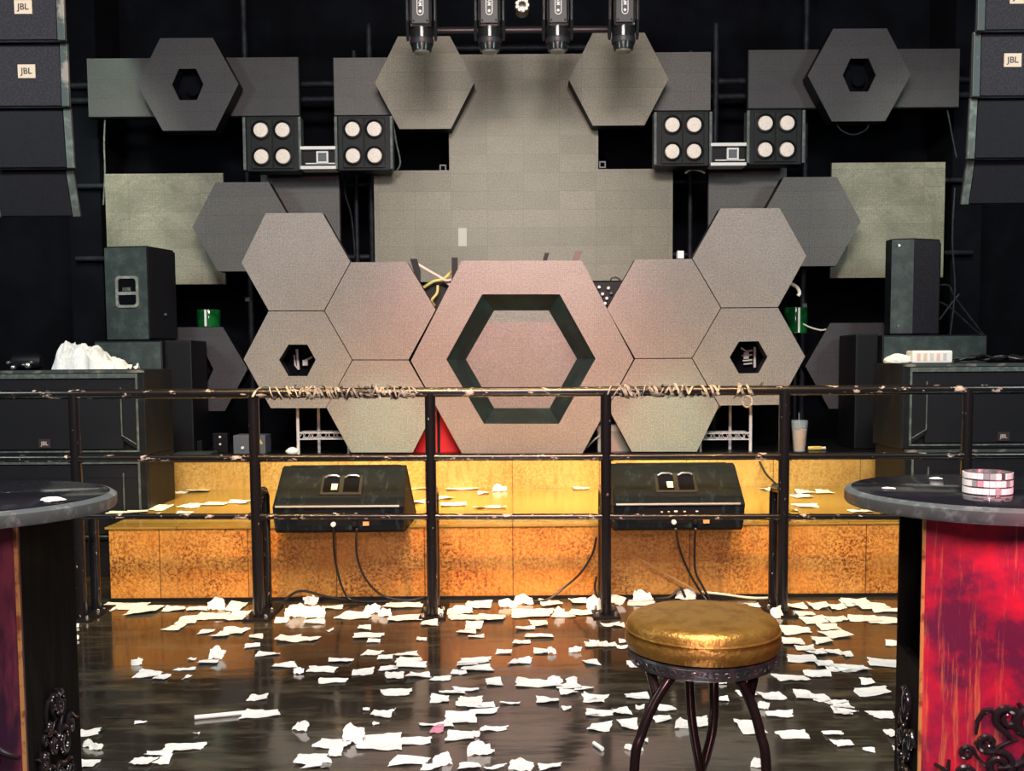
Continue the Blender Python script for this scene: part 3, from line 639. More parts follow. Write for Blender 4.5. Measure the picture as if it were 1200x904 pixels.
# left: handle side towards us, grille turned to the middle
Yl = 8.15; p0 = (V(173, 340, Yl).x, Yl); p1 = (V(124, 340, Yl + .06).x, Yl + .06); p3 = (V(205, 340, 8.5).x, 8.5)
def ex_l(t, fp, z0, z1):
    obj('side_panel', MB().vprism(pface(fp[1], fp[0], 0, 0, 0, .004), z0 + .012, z1 - .012), M['cabdust'], t)
    obj('grille', MB().vprism(pface(fp[0], fp[3], 0, 0, 0, .012), z0 + .02, z1 - .02), M['grille'], t, bevel=.004)
    zc = V(150, 342, Yl).z
    d = Vector((p0[0] - p1[0], p0[1] - p1[1])).normalized(); n = Vector((d.y, -d.x)); n = -n if n.y > 0 else n
    c = Vector(p1) * .47 + Vector(p0) * .53
    rot = Matrix(((d.x, -n.x, 0), (d.y, -n.y, 0), (0, 0, 1)))
    def rrect(w, h, r, cz):
        o = []
        for sx, sz, a0 in ((1, 1, 0), (-1, 1, 90), (-1, -1, 180), (1, -1, 270)):
            for k in range(5):
                a = math.radians(a0 + k * 22.5); o.append((sx * (w - r) + r * math.cos(a), cz + sz * (h - r) + r * math.sin(a)))
        return o
    M4 = Matrix.Translation((c.x, c.y, zc)) @ rot.to_4x4()
    m = MB(); m.M = M4; m.ring(rrect(.098, .125, .03, 0), rrect(.078, .105, .025, 0), -.018, .0); m.box((0, -.012, -.012), (.16, .015, .025))
    h = obj('handle', m, mat('worn_handle_rim', (.22, .25, .23), .5, col2=(.4, .41, .37), scale=20), t)
    m = MB(); m.M = M4; m.prism(rrect(.08, .107, .025, 0), -.006, -.004); obj('handle_recess', m, M['void'], h)
    m = MB(); m.M = M4; m.box((-.005, -.010, .02), (.07, .008, .03)); obj('grip', m, M['rim'], h)
    a = V(193, 369, 8.35); obj('logo_stud', MB().lathe([(.012, 0), (.010, .012)], 12, (a.x + .02, a.y - .03, a.z), ROT_Y), M['rim'], t)
poly_speaker('tall_speaker', [p0, p1, (p1[0] + .22, 8.62), p3], zl + .003, V(150, 288, Yl).z, 'tall left loudspeaker with a double handle on its side', None, ex_l)
Yr = 8.15; q = [(V(1044, 340, 8.18).x, 8.18), (V(1070, 340, Yr).x, Yr), (V(1100, 340, 8.24).x, 8.24), (V(1103, 340, 8.5).x, 8.52), (V(1037, 340, 8.52).x, 8.52), (V(1037, 340, 8.3).x, 8.3)]
def ex_r(t, fp, z0, z1):
    obj('front_baffle', MB().vprism(pface(fp[0], fp[1], 0, 0, 0, .005), z0 + .012, z1 - .012), M['cabdust'], t)
    obj('grille', MB().vprism(pface(fp[1], fp[2], 0, 0, 0, .006), z0 + .012, z1 - .012), M['grillegray'], t)
    for px, py in ((1053.5, 288), (1052, 382)):
        a = V(px, py, 8.16); obj('bolt', MB().lathe([(.014, 0), (.010, .012)], 12, (a.x, 8.162, a.z), ROT_Y), M['metal'], t)
poly_speaker('tall_speaker', q, zr + .003, V(1070, 279, Yr).z, 'narrow tall right loudspeaker with two bright bolts', None, ex_r)

# things on the subwoofers
zs = .822 + .57; a0 = V(68, 428, 6.95); b0 = V(157, 428, 6.95)
m = MB(); nx, ny = 40, 18; vs = []
from mathutils import noise as mn
for i in range(nx + 1):
    u = i / nx
    top = .165 * min(1, (u / .06) ** .5) if u < .35 else (.165 - (u - .35) * .20 if u < .55 else .125 - (u - .55) * .28)
    for j in range(ny + 1):
        v = j / ny; prof = math.sin(PI * v) ** .4 if 0 < v < 1 else 0
        q = Vector((u * 5, v * 3, 1.7)); r1 = (1 - abs(mn.noise(q * 1.3)) * 3) * .028 + (1 - abs(mn.noise(q * 3.1)) * 3) * .014
        vs.append((a0.x + (b0.x - a0.x) * u + mn.noise(q * 1.5) * .02, 6.84 + v * .25 + mn.noise(q * 1.2 + Vector((9, 0, 0))) * .03, zs + max(.002, (top - r1 * (1 if u > .05 else .3)) * prof + .012 * prof)))
m.add(vs, [(i * (ny + 1) + j, (i + 1) * (ny + 1) + j, (i + 1) * (ny + 1) + j + 1, i * (ny + 1) + j + 1) for i in range(nx) for j in range(ny)])
o = obj('plastic_bag', m, mat('white_plastic_film', (.72, .74, .76), .3, bump=.5, bscale=30), smooth=False); tag(o, 'crumpled white plastic bag lying on the upper left subwoofer', 'bag')
a = V(28, 424, 6.9); gd = thing('walkie_radio', 'black gadget with silver knobs on the upper left subwoofer near the frame edge', 'gadget', (a.x, 6.95, zs))
obj('body', MB().lathe([(.05, -.09), (.055, -.07), (.055, .07), (.04, .10)], 20, (a.x, 6.95, zs + .055), Matrix.Rotation(PI / 2, 3, 'Y')), M['black'], gd, smooth=True)
for dx, dz, r in ((-.10, .05, .014), (-.07, .018, .018), (.03, .03, .022), (.055, .05, .014), (.0, .035, .012)):
    obj('knob', MB().lathe([(r, 0), (r * .8, .02), (r * .3, .026)], 14, (a.x + dx, 6.898, zs + dz), ROT_Y), M['metal'], gd, smooth=True)
zs2 = .826 + .57
a, b = V(1068, 420, 6.85), V(1115, 420, 6.85)
tp = thing('tissue_pack', 'white tissue pack with pale printed strips on the upper right subwoofer', 'tissue pack', ((a.x + b.x) / 2, 6.89, zs2))
obj('wrapper', MB().bx(a.x, b.x, 6.83, 6.95, zs2, zs2 + .085), M['white'], tp, bevel=.012)
cols = ((.75, .45, .4), (.7, .55, .42), (.62, .6, .55), (.75, .5, .45), (.55, .55, .6))
for i, c in enumerate(cols):
    x = a.x + .03 + i * (b.x - a.x - .05) / 5
    obj('printed_strip', MB().bx(x, x + .022, 6.827, 6.831, zs2 + .018, zs2 + .066), mat('strip_ink_%d' % i, c, .6), tp)
def crumple(name, c, r, seed, m, label, cat, sq=(1, 1, .6), group=None):
    rnd = random.Random(seed); bm = bmesh.new(); bmesh.ops.create_icosphere(bm, subdivisions=3, radius=1)
    mb = MB(); vs = []
    ph = [Vector((rnd.uniform(-1, 1), rnd.uniform(-1, 1), rnd.uniform(-1, 1))).normalized() for _ in range(14)]
    for v in bm.verts:
        n = v.co.normalized(); k = 1 - .35 * max(0, max(n.dot(p) for p in ph[:7]) - .75) * 3 + .25 * max(0, max(n.dot(p) for p in ph[7:]) - .8) * 4 + rnd.uniform(-.06, .06)
        z = n.z * k * r * sq[2]; vs.append((c[0] + n.x * k * r * sq[0], c[1] + n.y * k * r * sq[1], max(c[2] + .002, c[2] + z * .9 + r * sq[2] * .55)))
    bm.verts.index_update(); mb.add(vs, [tuple(v.index for v in f.verts) for f in bm.faces]); bm.free()
    o = obj(name, mb, m); tag(o, label, cat, group); return o
a = V(1052, 420, 6.87); crumple('crumpled_tissue', (a.x, 6.89, zs2), .085, 5, M['paper'], 'crumpled white tissue left of the tissue pack', 'tissue', (1, .6, .55))
for i in range(4):
    r_ = random.Random(40 + i); pts = [(V(1118 + 18 * k, 424, 7.).x, 7. + r_.uniform(-.08, .08), zs2 + .012 + .05 * abs(math.sin(k * 1.7 + i)) * r_.uniform(.3, 1)) for k in range(6)]
    cable('cable', ['topmost', 'second', 'third', 'lowest'][i] + ' black cable of the loose tangle right of the tissue pack', pts, .010, M['cable'], 'cable tangle on the upper right subwoofer')
# hanging cables right of the right tall speaker, left of the left wall screen
for i, (pts, lab) in enumerate((([(1119, 220), (1116, 280), (1119, 340), (1113, 395)], 'thick dark cable hanging straight beside the right tall speaker'), ([(1100, 335), (1112, 335), (1120, 350), (1152, 392)], 'dark cable sagging from the right tall speaker to the lower right'), ([(1101, 354), (1115, 362), (1140, 385), (1151, 393)], 'lower dark cable running from the right tall speaker'), ([(1124, 345), (1112, 360), (1101, 375)], 'short dark cable crossing beside the right tall speaker'))):
    cable('cable', lab, [V(x, y, 8.85) for x, y in pts], .009, M['pipe'])
cable('cable', 'pale thin cable hanging left of the stained left screen', [V(123, 140, 9.2), V(122, 170, 9.2), V(123, 203, 9.2), V(121, 240, 9.2)], .008, M['rim'])
cable('cable', 'pale cable hanging right of the second floodlight beside the dark gap', [V(460, 140, 8.95), V(464, 165, 8.95), V(469, 190, 8.95), V(465, 200, 8.95)], .008, M['rim'])
cable('cable', 'dark thin cable loop under the upper right hexagon', [V(978, 140, 9.), V(985, 152, 9.), V(1000, 158, 9.), V(1015, 152, 9.), V(1019, 142, 9.)], .006, M['pipe'])
cable('cable', 'dark cable hanging in the gap left of the centre screen', [V(405, 203, 9.3), V(404, 225, 9.3), V(412, 255, 9.3), V(416, 300, 9.3)], .008, M['pipe'])
cable('cable', 'dark diagonal cable right of the upper right flat screen', [V(1110, 128, 9.2), V(1116, 160, 9.2), V(1121, 185, 9.2)], .008, M['pipe'])
cable('cable', 'thin pale cable from the green cylinder to the low right hexagon', [V(938, 378, 8.72), V(950, 384, 8.7), V(965, 387, 8.7), V(978, 381, 8.72)], .007, M['wcable'])
cable('cable', 'pale cable lying in the dark gap right of the centre hexagon foot', [V(684, 528, 8.15), V(690, 522, 8.1), V(697, 515, 8.08), V(703, 511, 8.08)], .007, M['wcable'])
cable('cable', 'short pale cable under the right inner floodlight', [V(803, 203, 9.), V(810, 199, 9.), V(820, 200, 9.), V(826, 203, 9.)], .009, M['wcable'])

# ------------------------------------------------------------------ hung line arrays
def line_box(name_label, c, w, h, tilt, d=.42, loud=True):
    t = thing('line_array_speaker', name_label, 'speaker', c, 'hanging line array cabinets')
    R = Matrix.Rotation(tilt, 4, 'X'); m = MB(); m.M = R
    b = .30; m.add([(-w / 2, 0, -h / 2), (w / 2, 0, -h / 2), (w / 2, 0, h / 2), (-w / 2, 0, h / 2), (-w / 2 + b * .6, d, -h / 2 + .10), (w / 2 - b * .6, d, -h / 2 + .10), (w / 2 - b * .6, d, h / 2 - .10), (-w / 2 + b * .6, d, h / 2 - .10)], [(0, 1, 2, 3), (7, 6, 5, 4), (0, 4, 5, 1), (1, 5, 6, 2), (2, 6, 7, 3), (3, 7, 4, 0)])
    obj('cabinet', m, M['cab'], t, local=True, bevel=.008)
    m = MB(); m.M = R; m.bx(-w / 2 + .05, w / 2 - .05, -.012, 0, -h / 2 + .012, h / 2 - .012); obj('grille', m, M['grillegray'] if loud else M['grille'], t, local=True, bevel=.003)
    for s in (-1, 1):
        m = MB(); m.M = R; x = s * (w / 2 - .024)
        m.bx(x - .02, x + .02, -.016, .0, -h / 2 + .006, h / 2 - .006); obj('side_plate', m, M['edge'] if loud else M['rim'], t, local=True, bevel=.004)
    if loud:
        m = MB(); m.M = R; m.bx(-.047, .047, -.018, -.012, -.036 + .02, .036 + .02); b = obj('badge', m, M['badge'], t, local=True)
        text_part('badge_letters', 'JBL', .046, M['badgetxt'], b, R @ Vector((0, -.0185, .02)), (R.to_3x3() @ IDT))
    return t
def array(rows, side, Yb):
    words = ['topmost', 'second from the top', 'third from the top', 'lowest']
    for i, (cx, cy, ex, hpx, tilt, loud) in enumerate(rows):
        Y = Yb + i * .05 * (1 if i < 3 else 1.3); k = Y / F; a = V(cx, cy, Y); w = abs(ex - cx) * 2 * k
        line_box('%s cabinet of the hanging line array on the %s%s' % (words[i], side, ' with cream badge' if loud else ''), a, w, hpx * k, tilt, loud=loud)
array([(29, 14, 76, 68, 0, True), (33, 89, 81, 73, 0, True), (37, 163, 86, 69, math.radians(4), False), (40, 227, 91, 55, math.radians(16), False)], 'left', 5.6)
array([(1192, 2, 1145, 68, 0, True), (1185, 76, 1139, 75, 0, True), (1182, 151, 1134, 70, math.radians(4), False), (1180, 213, 1129, 53, math.radians(16), False)], 'right', 5.6)
for s, px in (('left', 33), ('right', 1187)):
    a = V(px, 0, 5.8)
    fb = thing('flying_bar', 'black flying bar and chain above the %s line array' % s, 'bracket', (a.x, 5.8, 3.9), 'flying bars of the line arrays')
    zt0 = V(px, 14 if s == 'left' else 2, 5.6).z + 35 * 5.6 / F
    obj('bar', MB().bx(a.x - .2, a.x + .2, 5.76, 5.84, zt0, zt0 + .06), M['black'], fb)
    obj('chain', MB().tube([(a.x, 5.8, zt0 + .06), (a.x, 5.8, ZC)], .012), M['pipe'], fb)

# ------------------------------------------------------------------ moving lights on the truss
YT = 7.8; ZT = V(612, 64, YT).z + .885
tr_ = thing('lighting_truss', 'black overhead truss holding the four moving lights', 'truss', (0, YT, ZT))
for y in (YT - .13, YT + .13): obj('chord', MB().tube([(-2.0, y, ZT), (2.2, y, ZT)], .026), M['pipe'], tr_, smooth=True)
m = MB()
for i in range(20): x = -2.0 + 4.2 * i / 20; m.tube([(x, YT - .13, ZT), (x + .21, YT + .13, ZT)], .012, 6)
obj('lacing', m, M['pipe'], tr_)
for x in (-1.9, 2.1): obj('hanger', MB().tube([(x, YT - .13, ZT), (x, YT - .13, ZC)], .014), M['pipe'], tr_)
def moving_light(label, loc):
    t = thing('moving_light', label, 'stage light', loc, 'moving lights on the truss')
    obj('base', MB().bx(-.15, .15, -.11, .11, -.20, -.03), M['head'], t, local=True, bevel=.02)
    c_ = obj('clamp', MB().bx(-.03, .03, -.16, .16, -.05, .035), M['pipe'], t, local=True)
    for s in (-1, 1):
        obj('yoke_arm', MB().xprism([(-.075, -.2), (.06, -.2), (.05, -.60), (.0, -.76), (-.06, -.62)], s * .104 - .013, s * .104 + .013), M['head'], t, local=True, bevel=.012)
    m = MB()
    m.vprism([(-.08, -.10), (.08, -.10), (.09, .09), (-.09, .09)], -.68, -.36)
    h = obj('head_shell', m, M['head'], t, local=True, bevel=.02)
    m = MB(); m.lathe([(.088, -.66), (.086, -.72), (.078, -.80), (.072, -.83), (.05, -.832)], 28, (0, -.01, 0)); obj('lens_barrel', m, M['head'], t, local=True, smooth=True)
    m = MB(); m.lathe([(.089, -.745), (.091, -.76), (.085, -.785), (.083, -.775)], 28, (0, -.01, 0)); obj('barrel_ring', m, M['plate'], t, local=True, smooth=True)
    obj('lens', MB().lathe([(.06, -.832), (.055, -.845), (.02, -.855)], 24, (0, -.01, 0)), M['lens'], t, local=True, smooth=True)
    p = obj('front_plate', MB().bx(-.066, .066, -.118, -.10, -.66, -.34), M['plate'], t, local=True, bevel=.006)
    def oval(w, z0, z1, n=10): return [(w * math.cos(PI * k / n), z1 + w * math.sin(PI * k / n)) for k in range(n + 1)] + [(w * math.cos(PI + PI * k / n), z0 + w * math.sin(PI + PI * k / n)) for k in range(n + 1)]
    m = MB(); m.ring(oval(.025, -.578, -.42), oval(.020, -.578, -.42), -.121, -.118); obj('badge_outline', m, M['white'], p, local=True)
    text_part('badge_letters', 'BEAM', .036, M['white'], p, (0, -.1195, -.492), IDT @ Matrix.Rotation(-PI / 2, 3, 'Z'))
    m = MB()
    for s in (-1, 1): m.lathe([(.008, 0), (.006, .006)], 10, (s * .05, -.118, -.64), ROT_Y)
    obj('screw', m, M['black'], p, local=True)
    obj('badge_dot', MB().lathe([(.011, 0), (.009, .003)], 14, (0, -.118, -.572), ROT_Y), M['white'], p, local=True)
    return t
zb = ZT - .03
for i, (px, pyb, lab) in enumerate(((494.5, 66, 'leftmost of the four hanging moving lights'), (574, 65, 'second moving light from the left on the truss'), (653.5, 64, 'third moving light from the left on the truss'), (730.5, 62, 'rightmost of the four hanging moving lights'))):
    a = V(px, pyb, YT - .01); loc = (a.x, YT, zb)
    ml = moving_light(lab, loc) if i == 0 else dup(ml, loc, lab)
a = V(612, 5, YT - .2)
pl_ = thing('small_spotlight', 'small round spotlight with a bright ring between the middle moving lights', 'stage light', (a.x, YT - .13, a.z))
obj('can', MB().lathe([(.055, -.06), (.058, .05), (.045, .055)], 28, (a.x, YT - .13, a.z), ROT_Y), M['head'], pl_, smooth=True)
m = MB()
for k in range(9): an = 2 * PI * k / 9; m.lathe([(.014, .055), (.013, .064), (.004, .067)], 10, (a.x + .038 * math.cos(an), YT - .13, a.z + .038 * math.sin(an)), ROT_Y)
obj('lamp_ring', m, M['lamp'], pl_, smooth=True)
obj('stem', MB().tube([(a.x, YT - .13, a.z + .05), (a.x, YT - .13, ZT)], .01), M['pipe'], pl_)

# ------------------------------------------------------------------ four-lamp floodlights and strobes
def blinder(label, loc, w, h):
    t = thing('floodlight', label, 'stage light', loc, 'four lamp floodlights')
    obj('housing', MB().bx(-w / 2, w / 2, 0, .16, 0, h), M['cab'], t, local=True, bevel=.008)
    for s in (-1, 1):
        cx = s * w * .205
        obj('lamp_module', MB().bx(cx - w * .195, cx + w * .195, -.014, 0, .02, h - .02), M['ballast'] if False else M['cab'], t, local=True, bevel=.006)
        for z in (h * .26, h * .74):
            r = w * .138
            b_ = obj('bezel', MB().lathe([(r * 1.32, .012), (r * 1.32, .024), (r * 1.08, .03), (r * 1.0, .016)], 28, (cx, -.0, z), ROT_Y), M['black'], t, local=True, smooth=True)
            obj('lamp', MB().lathe([(r, .016), (r * .99, .026), (r * .93, .031), (r * .5, .034), (r * .1, .035)], 28, (cx, -.0, z), ROT_Y), M['lamp'], b_, local=True, smooth=True)
    for s in (-1, 1): obj('side_bracket', MB().bx(s * w / 2 - .012 + s * .010, s * w / 2 + .012 + s * .010, -.02, .10, .01, h - .01), M['rim'], t, local=True, bevel=.004)
    obj('clamp_arm', MB().bx(-.03, .03, .16, YS + .03 - loc[1], h * .5 - .03, h * .5 + .03), M['black'], t, local=True)
    return t
Yb_ = 8.8; kb = Yb_ / F
for i, (x0, x1, y0, y1, lab) in enumerate(((290, 350, 138, 201, 'leftmost four lamp floodlight under the dark upper left screen'), (396, 458, 137, 200, 'four lamp floodlight right of the left strobe light'), (769, 831, 133, 195, 'four lamp floodlight left of the right strobe light'), (878, 939, 130, 193, 'rightmost four lamp floodlight under the dark upper right screen'))):
    a = V((x0 + x1) / 2, y1, Yb_); loc = (a.x, Yb_, a.z)
    fl = blinder(lab, loc, 61 * kb, 62.5 * kb) if i == 0 else dup(fl, loc, lab)
def strobe(label, loc, w, h):
    t = thing('strobe_light', label, 'stage light', loc, 'strobe lights between the floodlights')
    obj('body', MB().bx(-w / 2, w / 2, .01, .14, .01, h - .01), M['black'], t, local=True, bevel=.006)
    obj('white_lip', MB().bx(-w / 2, w / 2, -.03, .13, h - .028, h), M['white'], t, local=True, bevel=.004)
    obj('white_lip', MB().bx(-w / 2, w / 2, -.03, .13, 0, .028), M['white'], t, local=True, bevel=.004)
    obj('tube_strip', MB().bx(-w * .36, w / 2 - .01, -.012, .01, .045, .055), M['white'], t, local=True)
    s_ = .05; c = (w * .12, h * .52)
    f = obj('lens_frame', MB().ring([(c[0] - s_, c[1] - s_), (c[0] + s_, c[1] - s_), (c[0] + s_, c[1] + s_), (c[0] - s_, c[1] + s_)], [(c[0] - s_ * .72, c[1] - s_ * .72), (c[0] + s_ * .72, c[1] - s_ * .72), (c[0] + s_ * .72, c[1] + s_ * .72), (c[0] - s_ * .72, c[1] + s_ * .72)], -.025, .01), M['white'], t, local=True)
    obj('lens', MB().bx(c[0] - s_ * .7, c[0] + s_ * .7, -.012, .0, c[1] - s_ * .7, c[1] + s_ * .7), M['ballast'], f, local=True)
    obj('clamp_arm', MB().bx(-.03, .03, .14, YS + .03 - loc[1], h * .5 - .03, h * .5 + .03), M['black'], t, local=True)
    return t
for i, (x0, x1, y0, y1, lab) in enumerate(((353, 394, 173, 199, 'left strobe light with white lips between two floodlights'), (832, 874, 169, 195, 'right strobe light with white lips between two floodlights'))):
    a = V((x0 + x1) / 2, y1, Yb_); loc = (a.x, Yb_, a.z)
    sb = strobe(lab, loc, 41 * kb, 26 * kb) if i == 0 else dup(sb, loc, lab)
# ------------------------------------------------------------------ railing
YR = 5.6
rl = thing('railing', 'worn black pipe railing in front of the stage', 'railing', (0, YR, 0))
RA = ((463, 456, .027), (538, 534, .02), (605.5, 606, .017))
ends = []
for a, b, r in RA:
    e_ = (b - a) * 105 / 1280; p, q = V(-145, a - e_, YR), V(1366, b + e_ * 1.2, YR); ends.append((p, q, r))
    obj('rail', MB().tube([p + (q - p) * i / 24 for i in range(25)], r, 14), M['rail'], rl, smooth=True)
POSTS = (-124, 86.5, 297, 504, 710, 919.5, 1134, 1345)
for px in POSTS:
    a = V(px, 468, YR); t = (a.x - ends[0][0].x) / (ends[0][1].x - ends[0][0].x); z = ends[0][0].z * (1 - t) + ends[0][1].z * t
    obj('post', MB().tube([(a.x, YR, .012), (a.x, YR, z)], .030, 12), M['post'], rl, smooth=True)
    obj('base_plate', MB().bx(a.x - .075, a.x + .075, YR - .07, YR + .30, 0, .012), M['black'], rl, bevel=.003)
    obj('rear_stub', MB().tube([(a.x + .0, YR + .2, .012), (a.x, YR + .2, .665), (a.x, YR + .17, .695), (a.x, YR + .03, .705)], .028, 12), M['post'], rl, smooth=True)
    for dx, dy in ((-.05, -.05), (.05, -.05), (-.05, .1), (.05, .1)): obj('anchor_bolt', MB().lathe([(.010, .0), (.010, .02), (.004, .024)], 8, (a.x + dx, YR + dy, .012)), M['metal'], rl)
    for s_, (p, q, r) in enumerate(ends):
        if s_ == 0: continue
        tt = (a.x - p.x) / (q.x - p.x); zz = p.z * (1 - tt) + q.z * tt
        obj('weld_collar', MB().tube([(a.x - .04, YR, zz), (a.x + .04, YR, zz)], r + .004, 12), M['post'], rl, smooth=True)
# torn tape wound round the top rail
def tape(px0, px1, label, seed, dens):
    rnd = random.Random(seed); m = MB(); p, q, r = ends[0]
    x = V(px0, 460, YR).x; x1 = V(px1, 460, YR).x; ph = 0
    while x < x1:
        n = rnd.randint(4, 9); w = rnd.uniform(.003, .008); dx = rnd.uniform(.004, .012) * rnd.choice((1, 1, -1)); ph = rnd.uniform(0, 2 * PI); rr = r + rnd.uniform(.002, .007); vs = []
        for k in range(n + 1):
            an = ph + k * .55; xx = x + dx * k; t = (xx - p.x) / (q.x - p.x); z = p.z * (1 - t) + q.z * t
            ro = rr + (rnd.uniform(0, .018) if k in (0, n) else rnd.uniform(0, .003))
            for s in (-1, 1): vs.append((xx + s * w, YR + ro * math.cos(an), z + ro * math.sin(an)))
        m.add(vs, [(2 * k, 2 * k + 1, 2 * k + 3, 2 * k + 2) for k in range(n)])
        x += rnd.uniform(.003, .02) * dens
    o = obj('torn_tape', m, M['tape']); tag(o, label, 'tape', 'torn tape wound on the top rail')
tape(312, 483, 'torn pale tape wound round the top rail above the left monitor', 2, 1)
tape(722, 848, 'torn pale tape wound round the top rail above the right monitor', 5, 1)
tape(862, 878, 'short knotted scrap of tape on the top rail right of the long right winding', 8, .6)
p = ends[0]; a = V(874, 466, YR)
zz = V(874, 461, YR).z
ring = [(a.x + .026 * math.cos(k * PI / 8), YR - .035, zz - .045 + .03 * math.sin(k * PI / 8)) for k in range(16)]
o = obj('cable_tie', MB().tube(ring, .006, 6, closed=True), M['tape'], smooth=True); tag(o, 'twisted cable tie loop hanging from the top rail near the fourth bay', 'cable tie')

# ------------------------------------------------------------------ wedge monitors on the step edge
def wedge(label, loc):
    t = thing('stage_monitor', label, 'speaker', loc, 'wedge monitors on the step edge')
    w = .385
    prof = [(0.04, 0), (0.0, .02), (-.012, .155), (.215, .355), (.26, .365), (.62, .03), (.60, 0)]
    secs = [(-w, .0, .035), (-w + .02, 1, 0), (w - .02, 1, 0), (w, .0, .035)]
    m = MB(); n = len(prof); vs = []
    for x, k, ins in ((-w * .985, 0, .02), (-w, 0, 0), (w, 0, 0), (w * .985, 0, .02)):
        for y, z in prof:
            tap = 1 - .055 * max(0, z / .365) - (.045 if z < .03 and y < .3 else 0)
            vs.append((x * tap, y + (ins if y < .3 else -ins), max(z - ins * (z > .3), 0)))
    fs = [tuple(range(n)), tuple(range(3 * n, 4 * n))] + [(s * n + i, s * n + (i + 1) % n, (s + 1) * n + (i + 1) % n, (s + 1) * n + i) for s in range(3) for i in range(n)]
    m.add(vs, fs); obj('cabinet', m, M['mon'], t, local=True, bevel=.006)
    # slanted back panel frame: direction along the slope
    A = Vector((0, -.012, .155)); B = Vector((0, .215, .355)); d = (B - A).normalized(); nrm = Vector((0, -d.z, d.y))
    def on(u, v, o): return Vector((u, 0, 0)) + A + d * v + nrm * o
    L_ = (B - A).length
    def plate(u0, u1, v0, v1, o0, o1):
        m = MB(); c = [on(u, v, o) for o in (o0, o1) for u, v in ((u0, v0), (u1, v0), (u1, v1), (u0, v1))]
        m.add(c, [(0, 1, 2, 3), (7, 6, 5, 4), (0, 4, 5, 1), (1, 5, 6, 2), (2, 6, 7, 3), (3, 7, 4, 0)]); return m
    hp = obj('handle_plate', plate(-.125, .125, .09, .245, -.01, .006), M['black'], t, local=True, bevel=.010)
    for s in (-1, 1):
        obj('handle_cup', plate(s * .058 - .045, s * .058 + .045, .11, .225, .004, .010), M['void'], hp, local=True, bevel=.004)
        obj('handle_grip', MB().tube([on(s * .058 - .042, .216, .010), on(s * .058 - .02, .226, .018), on(s * .058 + .025, .226, .018), on(s * .058 + .04, .222, .010)], .007, 8), M['chrome'], hp, local=True, smooth=True)
    obj('painted_glare', plate(-.055, -.02, .12, .165, .010, .014), M['white'], hp, local=True)  # white plate stands in for glare on the handle plate
    obj('edge_strip', MB().tube([on(-w * .93, 0, .004), on(w * .90, 0, .004)], .007, 8), M['monhighlight'], t, local=True, smooth=True)  # grey tube stands in for the highlight along this edge
    cp = obj('connector_panel', MB().add([(-.24, -.002, .045), (.24, -.002, .045), (.24, -.016, .135), (-.24, -.016, .135), (-.24, .01, .045), (.24, .01, .045), (.24, .0, .135), (-.24, .0, .135)], [(0, 1, 2, 3), (7, 6, 5, 4), (0, 4, 5, 1), (1, 5, 6, 2), (2, 6, 7, 3), (3, 7, 4, 0)]), M['black'], t, local=True)
    for x, z, r, mm in ((-.10, .115, .005, 'white'), (-.02, .118, .008, 'white'), (.03, .116, .005, 'white'), (.10, .117, .006, 'white'), (-.06, .116, .004, 'white')):
        obj('switch', MB().box((x, -.017, z), (r * 2.4, .006, r)), M[mm], cp, local=True)
    obj('socket', MB().lathe([(.014, 0), (.014, .016), (.010, .02)], 14, (-.03, -.005, .055), ROT_Y), M['white'], cp, local=True, smooth=True)
    obj('socket', MB().lathe([(.014, 0), (.014, .016), (.010, .02)], 14, (.09, -.005, .055), ROT_Y), M['black'], cp, local=True, smooth=True)
    obj('power_switch', MB().box((.155, -.008, .058), (.035, .012, .022)), mat('orange_switch', (.75, .35, .15), .4), cp, local=True)
    obj('baffle_grille', MB().add([(-w * .85, .275, .358), (w * .85, .275, .358), (w * .9, .61, .045), (-w * .9, .61, .045), (-w * .85, .285, .366), (w * .85, .285, .366), (w * .9, .62, .053), (-w * .9, .62, .053)], [(3, 2, 1, 0), (4, 5, 6, 7), (0, 1, 5, 4), (1, 2, 6, 5), (2, 3, 7, 6), (3, 0, 4, 7)]), M['grille'], t, local=True)
    return t
M['mon'] = mat('scuffed_monitor_paint', (0.005, 0.007, 0.010), 0.55, col2=(0.028, 0.044, 0.05), scale=14, lo=0.54, hi=0.74, stretch=(1.8, 1, .6), bump=.1, bscale=200, spec=.08)
M['monhighlight'] = mat('grey_edge_highlight', (.28, .27, .26), .35, .3)
YM = 5.74
a = V(397, 600, YM); w0 = wedge('left wedge monitor overhanging the gold step, between second and third posts', (a.x, YM, ZD))
b = V(795.5, 600, YM); dup(w0, (b.x, YM, ZD), 'right wedge monitor overhanging the gold step behind the bar stool')
